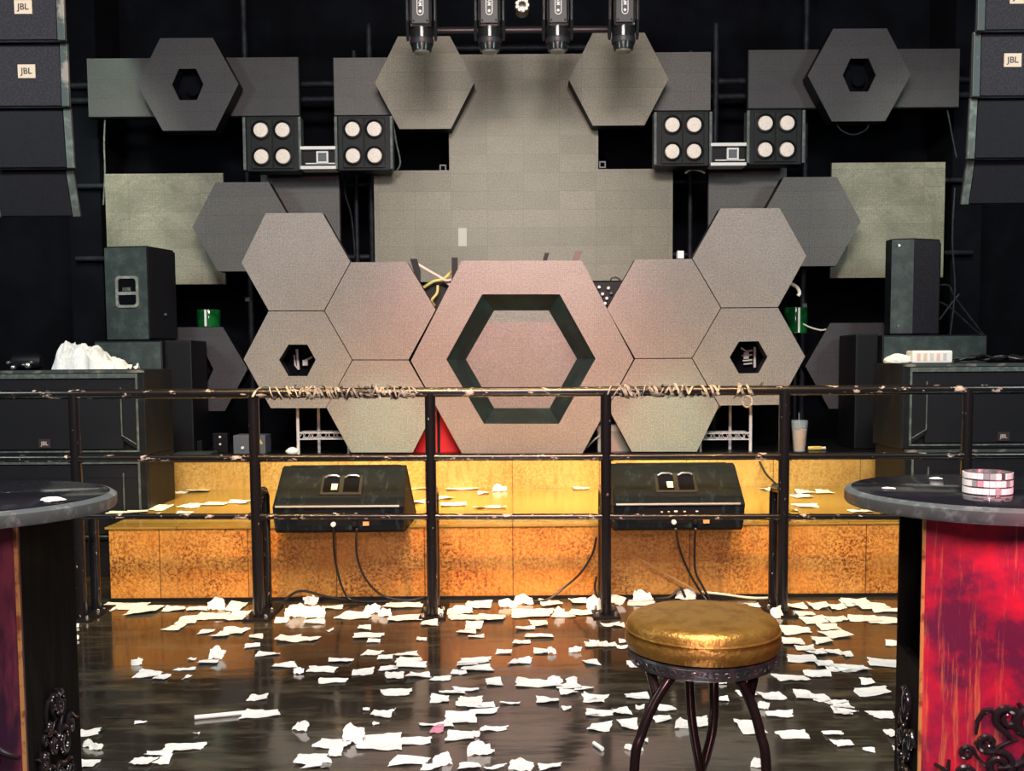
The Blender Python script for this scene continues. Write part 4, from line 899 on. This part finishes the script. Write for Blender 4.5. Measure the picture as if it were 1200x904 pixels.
# their cables, down the gold face to the floor
for (pts, lab, r, mm) in (
    ([(391, 618, 5.725), (392, 650, 5.88), (398, 680, 5.92), (407, 700, 5.94), (420, 708, 5.92)], 'left of two black cables dropping from the left monitor', .007, 'cable'),
    ([(418, 620, 5.725), (418, 650, 5.88), (428, 678, 5.92), (448, 698, 5.94), (478, 704, 5.94), (497, 700, 5.96)], 'right of two black cables dropping from the left monitor', .007, 'cable'),
    ([(792, 620, 5.725), (796, 642, 5.88), (806, 668, 5.92), (821, 694, 5.94), (828, 704, 5.92)], 'left of two black cables dropping from the right monitor', .007, 'cable'),
    ([(815, 620, 5.725), (814, 645, 5.88), (815, 670, 5.92), (822, 685, 5.94), (832, 703, 5.92)], 'right of two black cables dropping from the right monitor', .007, 'cable'),
    ([(699, 630, 5.98), (694, 650, 5.98), (680, 672, 5.98), (660, 690, 5.98), (640, 704, 5.94), (615, 708, 5.92)], 'black cable curving down the gold step near the middle post', .007, 'cable'),
    ([(699, 676, 5.99), (697, 690, 5.99), (701, 702, 5.96)], 'short black cable end beside the middle right post foot', .006, 'cable'),
    ([(334, 704, 5.97), (345, 695, 5.98), (358, 693, 5.98), (385, 700, 5.97), (420, 708, 5.94), (455, 709, 5.94)], 'black cable arching over the paper pile at the step foot', .008, 'cable'),
    ([(738, 648, 5.99), (770, 667, 5.99), (800, 684, 5.99), (820, 695, 5.99)], 'tan cable slanting down the gold step beside the right monitor', .006, 'tan'),
    ([(822, 694, 5.98), (850, 697, 5.96), (880, 702, 5.96), (906, 706, 5.96)], 'pale rod leaning low along the step behind the stool', .007, 'tan2'),
    ([(769, 704, 5.96), (785, 700, 5.97), (797, 690, 5.98), (803, 700, 5.97)], 'black cable hump at the step foot left of the stool', .008, 'cable'),
    ([(890, 541, 7.75), (898, 556, 7.7), (908, 566, 7.6), (914, 572, 7.5)], 'black cable crossing the pale riser right of the right monitor', .008, 'cable')):
    mm_ = {'tan': mat('tan_cable', (.55, .28, .10), .5), 'tan2': M['wcable']}.get(mm, M['cable'])
    cable('cable', lab, [Vector((V(x, y, Y).x, Y, max(V(x, y, Y).z, .012))) for x, y, Y in pts], r, mm_)

# ------------------------------------------------------------------ round tables in front
def spiral(cx, cz, r0, turns, a0, dirn, n=26, shrinkf=.22):
    o = []
    for k in range(n + 1):
        t = k / n; r = r0 * (1 - (1 - shrinkf) * t); a = a0 + dirn * turns * 2 * PI * t; o.append((cx + r * math.cos(a), cz + r * math.sin(a)))
    return o
def scroll_mesh(s=1.0):
    m = MB()
    def add(pts, r):
        n = max(1, len(pts) - 1); m.tube([(x * s, 0, z * s) for x, z in pts], [r * s * (.75 + .75 * math.sin(PI * i / n)) for i in range(len(pts))], 8)
    def curl(cx, cz, r, a0, d, w, tail):       # a volute with a tail sweeping off tangentially
        p = spiral(cx, cz, r, 1.45, math.radians(a0), d, 30); x, z = p[0]; t = Vector((p[0][0] - p[1][0], p[0][1] - p[1][1])).normalized(); n = Vector((x - cx, z - cz)).normalized()
        tl = [(x + t.x * tail * .7 * k / 6 + n.x * tail * .25 * (k / 6) ** 2, z + t.y * tail * .7 * k / 6 + n.y * tail * .25 * (k / 6) ** 2) for k in range(6, 0, -1)]
        add(tl + p, w)
    curl(.030, .080, .034, 300, 1, .0065, .09); curl(-.006, .088, .024, 250, -1, .005, .03)
    curl(-.040, .040, .018, 330, -1, .004, .05); curl(-.075, .020, .013, 10, 1, .0032, .04)
    curl(-.078, -.022, .022, 200, 1, .0045, .05); curl(-.020, .000, .027, 100, -1, .005, .05)
    curl(.050, -.012, .036, 140, -1, .0065, .06); curl(.105, .015, .024, 40, 1, .005, .05)
    curl(-.040, -.070, .026, 160, -1, .005, .05); curl(.020, -.085, .032, 60, 1, .006, .06); curl(.085, -.09, .030, 120, -1, .0055, .05)
    curl(-.07, -.125, .022, 30, 1, .0045, .05); curl(.0, -.155, .03, 200, 1, .0055, .06); curl(.07, -.165, .028, 330, -1, .0055, .06)
    add([(-.06, .055), (-.058, .08), (-.047, .10), (-.034, .103), (-.03, .094)], .0035)
    add([(-.105, .005), (-.108, -.03), (-.098, -.062), (-.07, -.08), (-.045, -.075)], .004)
    add([(.01, .118), (.018, .105), (.028, .102)], .004)
    return m
def bar_table(label, cx, cy, zt, R, colc, rz, faces, cw=.28):
    t = thing('bar_table', label, 'table', (cx, cy, 0), 'round bar tables in front')
    th = .038
    obj('tabletop', MB().lathe([(R - .012, zt - .004), (R - .02, zt)], 96, (cx, cy, 0)), M['tabletop'], t, smooth=True)
    obj('top_edge', MB().lathe([(R - .02, zt - th), (R - .004, zt - th), (R, zt - th + .006), (R, zt - .010), (R - .012, zt - .002)], 96, (cx, cy, 0)), M['tablerim'], t, smooth=True)
    Rm = Matrix.Translation((colc[0], colc[1], 0)) @ Matrix.Rotation(rz, 4, 'Z'); h = cw / 2; z1 = zt - th - .001; zo = .70
    tk = .018
    def slab(x0, x1, y0, y1, z0, zz): m = MB(); m.M = Rm; m.bx(x0, x1, y0, y1, z0, zz); return m
    obj('front_panel', slab(-h, h, -h, -h + tk, .0, z1), M[faces['front']], t)
    obj('back_panel', slab(-h, h, h - tk, h, .0, z1), M['tablecol'], t)
    for nm, x in (('left', -h), ('right', h - tk)):
        if faces.get('open') == nm: obj('side_panel', slab(x, x + tk, -h + tk, h - tk, 0, zo), M['tablecol'], t); 
        else: obj('side_panel', slab(x, x + tk, -h + tk, h - tk, 0, z1), M['tablecol'], t)
    obj('shelf', slab(-h + tk, h - tk, -h + tk, h - tk, zo - .03, zo - .012), M['black'], t)
    m = MB(); m.M = Rm; e = .0035
    for x in (-h, h): m.bx(x - e, x + e, -h - e, -h + e, 0, z1)
    obj('edge_strip', m, M['goldedge'], t)
    m = scroll_mesh(1.25); m2 = MB(); m2.M = Rm; m2.add([(v.x, v.y - h - .004, v.z + faces['sz']) for v in [v + Vector((faces['sx'], 0, 0)) for v in m.v]], m.f)
    obj('scroll_ornament', m2, M['scroll'], t, smooth=True)
    m = scroll_mesh(1.1); m2 = MB(); m2.M = Rm @ Matrix.Rotation(PI / 2 * faces['side'], 4, 'Z'); m2.add([(v.x * .7, v.y - h - .004, v.z + faces['sz'] - .0) for v in m.v], m.f)
    obj('scroll_ornament', m2, M['scroll'], t, smooth=True)
    return t
ZTB = 1.108
bar_table('left round bar table with a black gloss top, cut off by the photo edge', -1.318, 2.43, ZTB, .341, (-1.277, 2.43), 0, dict(front='purple', open='none', sx=-.06, sz=.50, side=1), .30)
bar_table('right round bar table with a worn red pedestal, holding the ashtray', 1.158, 2.43, ZTB, .341, (1.108, 2.40), -math.radians(10.7), dict(front='redpaint', open='left', sx=.045, sz=.50, side=-1), .30)
# mirrored mosaic ashtray
a = G(1157, 578.5, ZTB); ra = 27.5 * a.y / F
at_ = thing('ashtray', 'round mirror mosaic ashtray on the right bar table', 'ashtray', (a.x, a.y, ZTB))
hh = .052
obj('bowl', MB().lathe([(ra * .95, .001), (ra * .96, hh), (ra * .84, hh), (ra * .80, .012), (.01, .010)], 48, (a.x, a.y, ZTB)), M['metal'], at_, smooth=True)
m = MB(); nt_ = 26
for row in range(3):
    for k in range(nt_):
        if row == 2 and k in (20, 7): continue
        a0, a1 = 2 * PI * (k + .04) / nt_, 2 * PI * (k + .96) / nt_; z0, z1 = ZTB + .003 + row * hh / 3, ZTB + (row + 1) * hh / 3 - .001
        c = [(a.x + r * math.cos(q), a.y + r * math.sin(q), z) for z in (z0, z1) for r in (ra * .95, ra) for q in (a0, a1)]
        m.add(c, [(0, 1, 3, 2), (4, 6, 7, 5), (0, 4, 5, 1), (2, 3, 7, 6), (0, 2, 6, 4), (1, 5, 7, 3)])
obj('mirror_tiling', m, M['mosaic'], at_)
# small crumbs of ash on the tops
for (px, py, s, lab) in ((1097, 562, .012, 'small pale crumb on the right table near its back edge'), (1041, 574, .012, 'small white crumb on the right table near its left end'), (63, 588, .022, 'pale smear of ash on the left table top')):
    g_ = G(px, py, ZTB); crumple('ash_crumb', (g_.x, g_.y, ZTB), s, int(px), M['paper'], lab, 'crumb', (1.3, 1, .35), 'crumbs on the table tops')

# ------------------------------------------------------------------ bar stool
SX, SY = V(823, 735, 2.40).x, 2.40
R = .184
zs0 = V(823, 738, 2.40).z
sto = thing('bar_stool', 'round gold brown leather bar stool on bent bronze legs', 'stool', (SX, SY, 0))
zc = zs0 - .042
def L(prof, n=64): return MB().lathe([(r, zc + z) for r, z in prof], n, (SX, SY, 0))
obj('cushion', L([(R - .022, -.004), (R - .006, .003), (R + .001, .018), (R + .001, .032), (R - .003, .043), (R - .004, .047), (R - .002, .05), (R - .005, .062), (R - .012, .071), (R - .026, .077), (R - .06, .080), (R - .12, .082), (.01, .083)]), M['leather'], sto, smooth=True)
obj('seam_piping', MB().tube([(SX + (R - .002) * math.cos(2 * PI * k / 64), SY + (R - .002) * math.sin(2 * PI * k / 64), zc + .047) for k in range(64)], .0032, 6, closed=True), M['leather'], sto, smooth=True)
bd_ = obj('seat_band', L([(.02, -.034), (R - .014, -.034), (R - .011, -.03), (R - .008, -.008), (R - .012, -.003), (.02, -.003)]), M['stoolband'], sto, smooth=True)
m = MB()
for k in range(44):
    an = 2 * PI * k / 44; c = Vector((SX + (R - .010) * math.cos(an), SY + (R - .010) * math.sin(an), zc - .019)); t_ = Vector((-math.sin(an), math.cos(an), 0)); o_ = Vector((math.cos(an), math.sin(an), 0))
    pts = []
    for q in range(11):
        b_ = q / 10 * 2 * PI * .8; rr = .009 * (1 - .06 * q); pts.append(c + t_ * rr * math.cos(b_) * (1 if k % 2 else -1) + Vector((0, 0, rr * .9 * math.sin(b_))) + o_ * .002)
    m.tube(pts, .0018, 5)
obj('embossing', m, M['stoolband'], bd_, smooth=True)
def leg(pts, r=.0115, name='leg'):
    P = [Vector(p) for p in pts]; out = []
    for i in range(len(P) - 1):
        p0 = P[max(i - 1, 0)]; p1 = P[i]; p2 = P[i + 1]; p3 = P[min(i + 2, len(P) - 1)]
        for k in range(6):
            t = k / 6; out.append(.5 * ((2 * p1) + (p2 - p0) * t + (2 * p0 - 5 * p1 + 4 * p2 - p3) * t * t + (3 * p1 - p0 - 3 * p2 + p3) * t ** 3))
    out.append(P[-1]); obj(name, MB().tube(out, r, 14), M['stoolleg'], sto, smooth=True)
zl0 = zc - .03
def W(px, py, Y): return V(px, py, Y)
leg([(W(794, 770, 2.29).x, 2.29, zl0), W(784, 797, 2.275), W(766, 826, 2.26), W(752, 860, 2.245), W(743, 904, 2.23), (W(741, 960, 2.22).x, 2.22, .18), (W(744, 1000, 2.22).x, 2.23, .0)])
leg([(W(856, 770, 2.29).x, 2.29, zl0), W(866, 797, 2.275), W(881, 826, 2.26), W(891, 860, 2.245), W(898, 904, 2.23), (W(899, 960, 2.22).x, 2.22, .18), (W(896, 1000, 2.22).x, 2.23, .0)])
leg([(W(808, 770, 2.46).x, 2.46, zl0), W(808, 800, 2.47), W(811, 845, 2.485), W(818, 888, 2.495), W(824, 920, 2.5), (SX + .07, 2.54, .12), (SX + .10, 2.56, .0)])
leg([(W(835, 770, 2.46).x, 2.46, zl0), W(836.5, 800, 2.475), W(836, 845, 2.51), W(829, 880, 2.53), W(820, 906, 2.54), (SX - .07, 2.56, .12), (SX - .10, 2.57, .0)], .0125)
for s, px0, px1, pxm in ((-1, 761, 768, 764), (1, 885, 880, 883)):
    leg([(W(px0, 770, 2.34).x, 2.36, zl0), W(pxm, 792, 2.32), W(px1 + 1 * (s < 0) * 2 - 2 * (s > 0), 815, 2.27)], .0125, 'leg_brace')

# ------------------------------------------------------------------ torn paper on floor and step
A_ = [(397,275,70,30),(470,272,90,25),(510,290,95,36),(605,285,80,22),(690,283,75,18),(760,265,65,50,1),(835,275,60,30),(745,312,90,30),(840,310,85,35),(660,325,60,30),(610,350,60,20),(720,366,48,14),(778,375,55,22),(822,362,88,22),(900,380,50,16),(888,416,50,18),(932,446,80,18),(478,468,42,28,1),(760,437,60,50,1),(730,472,75,18),(674,461,26,12),(647,496,78,12),(525,516,78,22),(567,525,55,18),(657,525,22,14),(910,598,58,26),(915,652,120,36),(497,685,42,12),(692,724,16,10),(1058,695,62,40,1),(305,724,90,28),(310,755,45,30,1),(340,765,50,28,1),(305,830,88,36),(650,772,130,36),(560,795,80,20),(505,822,82,36),(572,820,50,28),(264,340,30,18,1),(262,380,28,24,1),(345,293,40,18)]
B_ = [(125,290,60,50,1),(165,285,80,55,1),(205,295,70,45,1),(195,250,55,40,1),(90,325,45,18),(205,330,70,14),(270,279,75,14),(350,308,115,32),(405,280,50,38,1),(455,294,40,34,1),(520,272,135,22),(515,318,130,24),(610,334,70,20),(640,295,40,30,1),(670,298,40,20),(383,350,42,18),(395,379,100,20),(412,400,52,12),(105,390,90,26),(180,393,75,22),(257,361,30,6),(583,389,38,14),(405,438,68,22),(455,456,52,20),(528,444,76,18),(300,468,78,20),(540,466,95,20),(548,485,95,18),(380,505,68,26),(468,496,70,20),(485,520,75,34),(570,518,78,24),(650,531,76,20),(97,484,85,16),(150,500,45,24,1),(230,498,120,22),(273,539,90,20),(490,580,108,26),(388,640,22,8),(435,657,68,28),(420,688,24,8),(483,642,14,6),(340,720,90,75,1),(265,758,125,40),(280,790,55,30),(430,757,150,58),(540,750,130,26),(195,815,95,40),(245,810,40,28,1),(210,842,90,18),(540,820,140,36),(655,810,60,50,1),(620,840,70,24),(780,272,110,32),(720,290,80,24),(735,313,130,22),(825,318,90,36),(768,345,60,30),(735,365,60,18),(775,380,60,12),(885,262,70,34,1),(945,248,65,42,1),(1035,262,60,24),(1130,258,60,20),(960,302,140,30),(1065,292,40,40,1),(1080,306,75,22),(1150,298,90,22),(1195,265,60,60,1),(990,333,55,24),(945,353,64,14),(1003,382,106,18),(935,402,62,16),(868,438,56,14),(1005,434,65,22),(1040,428,35,30,1),(1120,424,44,24,1),(1190,408,40,14),(1180,474,50,20),(928,470,84,24),(940,458,50,22,1),(765,468,110,28),(740,480,80,18),(780,494,100,24),(712,508,56,16),(833,542,54,26),(1000,548,140,26),(1050,532,60,28,1),(1110,532,50,26,1),(1095,555,80,24),(1150,566,80,14),(1100,578,55,18),(738,570,80,16),(690,580,80,18),(650,600,74,26),(750,608,90,40),(785,625,100,22),(795,648,110,26),(885,617,84,10),(1025,607,72,22),(1090,634,36,20),(1175,598,50,30),(1185,654,40,20),(715,668,115,38),(620,694,90,16),(668,696,50,16),(638,708,42,30,2),(720,730,85,38),(770,722,30,24,1),(835,707,92,22),(785,772,70,55,1),(815,788,50,20),(935,830,80,45,1),(1035,838,75,30),(745,840,80,26),(840,845,70,14)]
C_ = [(365,248,60,45,1),(455,232,64,44,1),(608,228,75,45,1),(450,262,100,26),(345,340,60,14),(375,343,40,12),(300,410,75,18),(345,412,45,18),(390,398,25,20),(385,420,45,14),(440,480,70,22),(520,500,60,30),(575,520,60,20),(665,525,60,22),(735,535,45,22,1),(290,600,85,30),(310,653,85,26),(385,645,65,28),(310,700,80,30),(405,690,62,34),(440,590,75,28),(540,633,70,26),(450,632,30,26),(530,672,75,26),(600,685,55,40,1),(655,683,75,44),(740,606,44,14),(830,588,80,18),(915,590,95,28),(885,622,35,30,1),(940,657,85,26),(835,700,80,50),(410,768,40,22,1),(455,775,18,18,1),(472,750,12,12),(990,728,95,32),(860,822,50,40,1),(980,528,98,30),(900,505,24,10),(850,272,60,14),(930,290,55,56,1),(1000,275,70,24),(1010,300,90,22),(1085,275,80,24),(1145,280,60,20),(1180,265,50,30),(1060,325,100,30),(1140,320,80,22),(1000,362,100,28),(985,398,85,30),(1090,396,82,24),(1110,348,90,24),(1140,375,90,28),(1030,422,66,24),(1075,440,70,24),(1130,436,60,20),(1020,460,95,28),(1180,445,40,22),(1100,480,80,36),(1140,492,80,30),(1080,515,80,22),(1180,500,50,22),(1030,588,70,40),(1075,598,70,30),(1140,612,80,20),(1160,640,70,36),(1125,725,65,22),(1170,762,70,30)]
D_ = [(255,415,80,25),(300,425,90,24),(350,440,80,14),(270,460,100,22),(340,465,90,20),(365,535,50,14),(340,590,100,26),(292,650,50,22),(305,677,100,28),(333,745,72,26),(365,800,45,28),(245,608,90,22),(295,848,35,10),(215,715,60,30),(230,735,70,20),(375,842,20,12)]
items = []
for lst, ox, oy, s in ((A_, 0, 620, 3), (B_, 300, 620, 3), (C_, 600, 620, 3), (D_, 900, 540, 2.483)):
    for e in lst: items.append((ox + e[0] / s, oy + e[1] / s, e[2] / s, e[3] / s, e[4] if len(e) > 4 else 0, 0.0))
for lst, ox, oy, s in (([(545,887,90,18),(640,885,95,14),(690,845,90,14),(740,865,90,30),(695,897,90,12),(860,890,80,14),(905,852,90,20),(1000,845,130,14),(1120,835,90,14),(830,795,80,14),(930,783,100,18)], 0, 380, 4),
                       ([(1050,612,130,22),(1010,690,110,20),(830,612,90,16),(830,678,80,14),(1160,703,120,10),(20,680,60,10),(965,660,70,14)], 280, 420, 4),
                       ([(105,608,70,40,1),(480,612,80,14),(20,635,60,14),(80,705,90,8)], 560, 420, 4),
                       ([(165,598,45,14),(315,608,70,14),(310,624,72,14),(395,608,70,14),(325,664,88,14),(275,684,40,10),(550,688,90,12)], 850, 400, 3.4286)):
    for e in lst: items.append((ox + e[0] / s, oy + e[1] / s, e[2] / s, e[3] / s, e[4] if len(e) > 4 else 0, ZD))
def scrap(w, d, h, kind, rnd, c, yaw):
    # irregular torn sheet: a grid cut to a crooked quadrilateral, with folds
    n = 6
    q = [Vector((-w / 2 * rnd.uniform(.55, 1), -d / 2 * rnd.uniform(.6, 1))), Vector((w / 2 * rnd.uniform(.6, 1), -d / 2 * rnd.uniform(.35, 1))), Vector((w / 2 * rnd.uniform(.6, 1), d / 2 * rnd.uniform(.5, 1))), Vector((-w / 2 * rnd.uniform(.5, 1), d / 2 * rnd.uniform(.6, 1)))]
    fold = rnd.uniform(-.5, .5); fa = rnd.uniform(0, PI); fh = rnd.uniform(.004, .012) if kind == 0 else h
    wob = [(rnd.uniform(-1, 1), rnd.uniform(-1, 1), rnd.uniform(6, 14), rnd.uniform(0, 6)) for _ in range(3)]
    vs = []
    for i in range(n + 1):
        for j in range(n + 1):
            u, v = i / n, j / n
            p = q[0] * (1 - u) * (1 - v) + q[1] * u * (1 - v) + q[2] * u * v + q[3] * (1 - u) * v
            ed = 1 if (i in (0, n) or j in (0, n)) else .3
            p = p + Vector((rnd.uniform(-1, 1) * w * .035 * ed, rnd.uniform(-1, 1) * d * .035 * ed))
            s = (u - .5) * math.cos(fa) + (v - .5) * math.sin(fa) - fold * .5
            z = abs(s) * fh * 1.6 + rnd.uniform(0, .003)
            if kind: z = h * (v if rnd.random() > .08 else v * .8) * (1 - .35 * abs(u - .5 - fold * .4) * 2) + rnd.uniform(-.012, .012) * min(1, h * 12)
            for a, b, f, ph in wob: z += .0012 * math.sin((a * p.x + b * p.y) * f * 6 + ph) + .0012
            x, y = p.x, p.y
            if kind: y = y * .5 + d * .1 * math.sin(u * 7 + fold * 5)
            vs.append((x, y, max(z, .0015)))
    zmin = min(v[2] for v in vs); m = MB(); m.M = Matrix.Translation((0, 0, .0012 - zmin)) @ Matrix.Rotation(yaw, 4, 'Z')
    m.add(vs, [(i * (n + 1) + j, (i + 1) * (n + 1) + j, (i + 1) * (n + 1) + j + 1, i * (n + 1) + j + 1) for i in range(n) for j in range(n)])
    return m
EDGES = [(86, 'left of the first post'), (297, 'in the first full railing bay'), (504, 'in the second full railing bay'), (710, 'in the third full railing bay'), (919, 'in the fourth full railing bay'), (2000, 'right of the fifth post')]
def zone(px, py, z):
    if z > 0: return 'on gold deck ' + ('at its left end' if px < 300 else 'between the monitors' if 480 < px < 710 else 'just beside the left monitor' if px < 490 else 'at its right end')
    bay = ('before the left table' if px < 86 else 'beside the left table' if px < 190 else 'left of centre' if px < 400 else 'near the middle' if px < 600 else 'right of centre' if px < 735 else 'under the stool' if px < 905 and py > 770 else 'around the stool' if px < 905 else 'between stool and red table')
    band = 'at step foot' if py < 735 else 'just before railing' if py < 785 else 'on mid floor' if py < 835 else 'on near floor'
    return band + ' ' + bay
ORD = ['leftmost', 'second', 'third', 'fourth', 'fifth', 'sixth', 'seventh', 'eighth', 'ninth', 'tenth', 'eleventh', 'twelfth', 'thirteenth', 'fourteenth', 'fifteenth', 'sixteenth']
groups = {}
for it in items:
    px, py, w, h, kind, z = it
    shape = 'standing crumpled' if kind == 1 else 'pink' if kind == 2 else 'wide flat' if w > 28 else 'small flat' if w < 16 else 'flat'
    groups.setdefault((shape, zone(px, py, z)), []).append(it)
for (shape, zn), lst in groups.items():
    lst.sort(key=lambda e: e[0])
    for i, (px, py, w, h, kind, z) in enumerate(lst):
        rnd = random.Random(int(px * 31 + py * 17))
        if kind == 1:
            g_ = G(px, py + h * .42, z); k = g_.y / F; m = scrap(w * k * 1.25, w * k * .7, h * k * .85, 1, rnd, g_, rnd.uniform(-.35, .35))
        else:
            g_ = G(px, py, z); k = g_.y / F; y0 = G(px, py + h / 2, z).y; y1 = G(px, py - h / 2, z).y
            d = min(y1 - y0, w * k * 2.2) * 1.12
            m = scrap(w * k * 1.28, d, .01, 0, rnd, g_, rnd.uniform(-.12, .12))
        o = obj('paper_scrap', m, M['pink'] if kind == 2 else M['paper']); o.location = (g_.x, g_.y, z)
        col_ = 'pink' if kind == 2 else 'white'; sh = shape if kind != 2 else 'folded'
        if len(lst) == 1: lab = 'the only %s %s scrap %s' % (sh, col_, zn)
        else: lab = '%s %s %s scrap %s' % (ORD[i] + (' from left' if i else ''), sh, col_, zn)
        tag(o, lab, 'paper scrap', 'torn paper scattered on the floor' if z == 0 else 'torn paper scattered on the step')
def flat_stick(p, q, r, name, lab, m, cat):
    a, b = G(*p), G(*q); o = obj(name, MB().tube([(a.x, a.y, r + .0005), (b.x, b.y, r + .0005)], r, 12), m, smooth=True); tag(o, lab, cat)
flat_stick((228, 844), (290, 838), .009, 'paper_tube', 'thin white paper tube lying on the floor beside the left table', M['paper'], 'paper tube')
flat_stick((696, 874), (706, 881), .008, 'paper_roll', 'tiny rolled white paper lying on the floor left of the stool', M['paper'], 'paper tube')

# ------------------------------------------------------------------ lights
def area(name, loc, tgt, size, power, col, sy=None, spread=None):
    l = bpy.data.lights.new(name, 'AREA'); l.energy = power; l.color = col; l.size = size
    if sy: l.shape = 'RECTANGLE'; l.size_y = sy
    if spread: l.spread = math.radians(spread)
    o = bpy.data.objects.new(name, l); COL.objects.link(o); o.location = loc
    o.rotation_euler = (Vector(tgt) - Vector(loc)).to_track_quat('-Z', 'Y').to_euler(); return o
def spot(name, loc, tgt, ang, power, col, blend=.6, rad=.08):
    l = bpy.data.lights.new(name, 'SPOT'); l.energy = power; l.color = col; l.spot_size = math.radians(ang); l.spot_blend = blend; l.shadow_soft_size = rad
    o = bpy.data.objects.new(name, l); COL.objects.link(o); o.location = loc
    o.rotation_euler = (Vector(tgt) - Vector(loc)).to_track_quat('-Z', 'Y').to_euler(); return o
area('house_light', (0, 1.2, 5.0), (0, 7.9, 1.3), 2.4, 640, (1, .93, .85), 1.0)
spot('screen_wash', (0.1, 4.4, 3.3), (.1, 9.1, 2.3), 40, 400, (1, .96, .80), 1.0)
spot('booth_wash_left', (-1.6, 4.2, 4.9), (-1.5, 7.9, 1.7), 34, 330, (1, .96, .92), .8)
spot('booth_wash_right', (1.6, 4.2, 4.9), (1.5, 7.9, 1.7), 34, 330, (1, .96, .92), .8)
for i, (x, tx, e, c_) in enumerate(((-2.0, -1.95, 860, (1, .64, .22)), (-.7, -.65, 1250, (1, .43, .12)), (.6, .55, 1250, (1, .41, .11)), (1.9, 1.9, 860, (1, .60, .20)))):
    spot('step_spot', (x, 3.0, 5.0), (tx, 6.1, .1), 29, e, c_, .75)
area('deck_wash', (0, 5.7, 5.1), (0, 7.0, .45), 4.2, 82, (1, .78, .34), .3, 40)
spot('red_wash', (-.1, 4.4, 4.9), (.05, 7.9, 1.25), 36, 820, (1, .10, .10), .9)
spot('green_low_left', (-1.4, 5.2, 3.6), (-.95, 7.9, .85), 13, 520, (.12, .9, .55), .9)
spot('green_low_right', (1.8, 5.2, 3.6), (1.2, 7.9, .85), 13, 520, (.12, .9, .55), .9)
spot('green_side_left', (-3.0, 6.4, 5.0), (-3.9, 9.1, 2.7), 44, 420, (.98, 1, .80), .8)
spot('green_upper_left', (-4.0, 7.3, 4.9), (-3.7, 9.1, 3.88), 26, 90, (.70, 1, .72), .3)
spot('green_side_right', (3.1, 6.4, 5.0), (3.9, 9.1, 2.6), 44, 240, (.96, 1, .80), .8)
spot('red_case_glow', (-.66, 8.03, 1.6), (-.66, 8.1, .75), 70, 48, (1, .1, .08), .5, .03)
spot('red_table_light', (1.32, 1.80, 1.22), (1.12, 2.26, .86), 66, 34, (1, .22, .30), .9, .05)
area('front_fill', (0, -1.0, 2.7), (0, 4, .9), .7, 95, (1, .68, .74))
area('teal_side', (-4.6, 3.4, 3.6), (-2.6, 6.9, 1.3), .8, 60, (.75, 1, .95))
area('teal_side_2', (4.6, 3.4, 3.6), (2.6, 6.9, 1.3), .8, 60, (.75, 1, .95))
w = bpy.data.worlds.new('world'); scene.world = w; w.use_nodes = True
w.node_tree.nodes['Background'].inputs[0].default_value = (.55, .62, .85, 1); w.node_tree.nodes['Background'].inputs[1].default_value = .03
vs_ = scene.view_settings; vs_.view_transform = 'Standard'; vs_.look = 'None'; vs_.gamma = 1; vs_.use_curve_mapping = False; vs_.exposure = 0.0
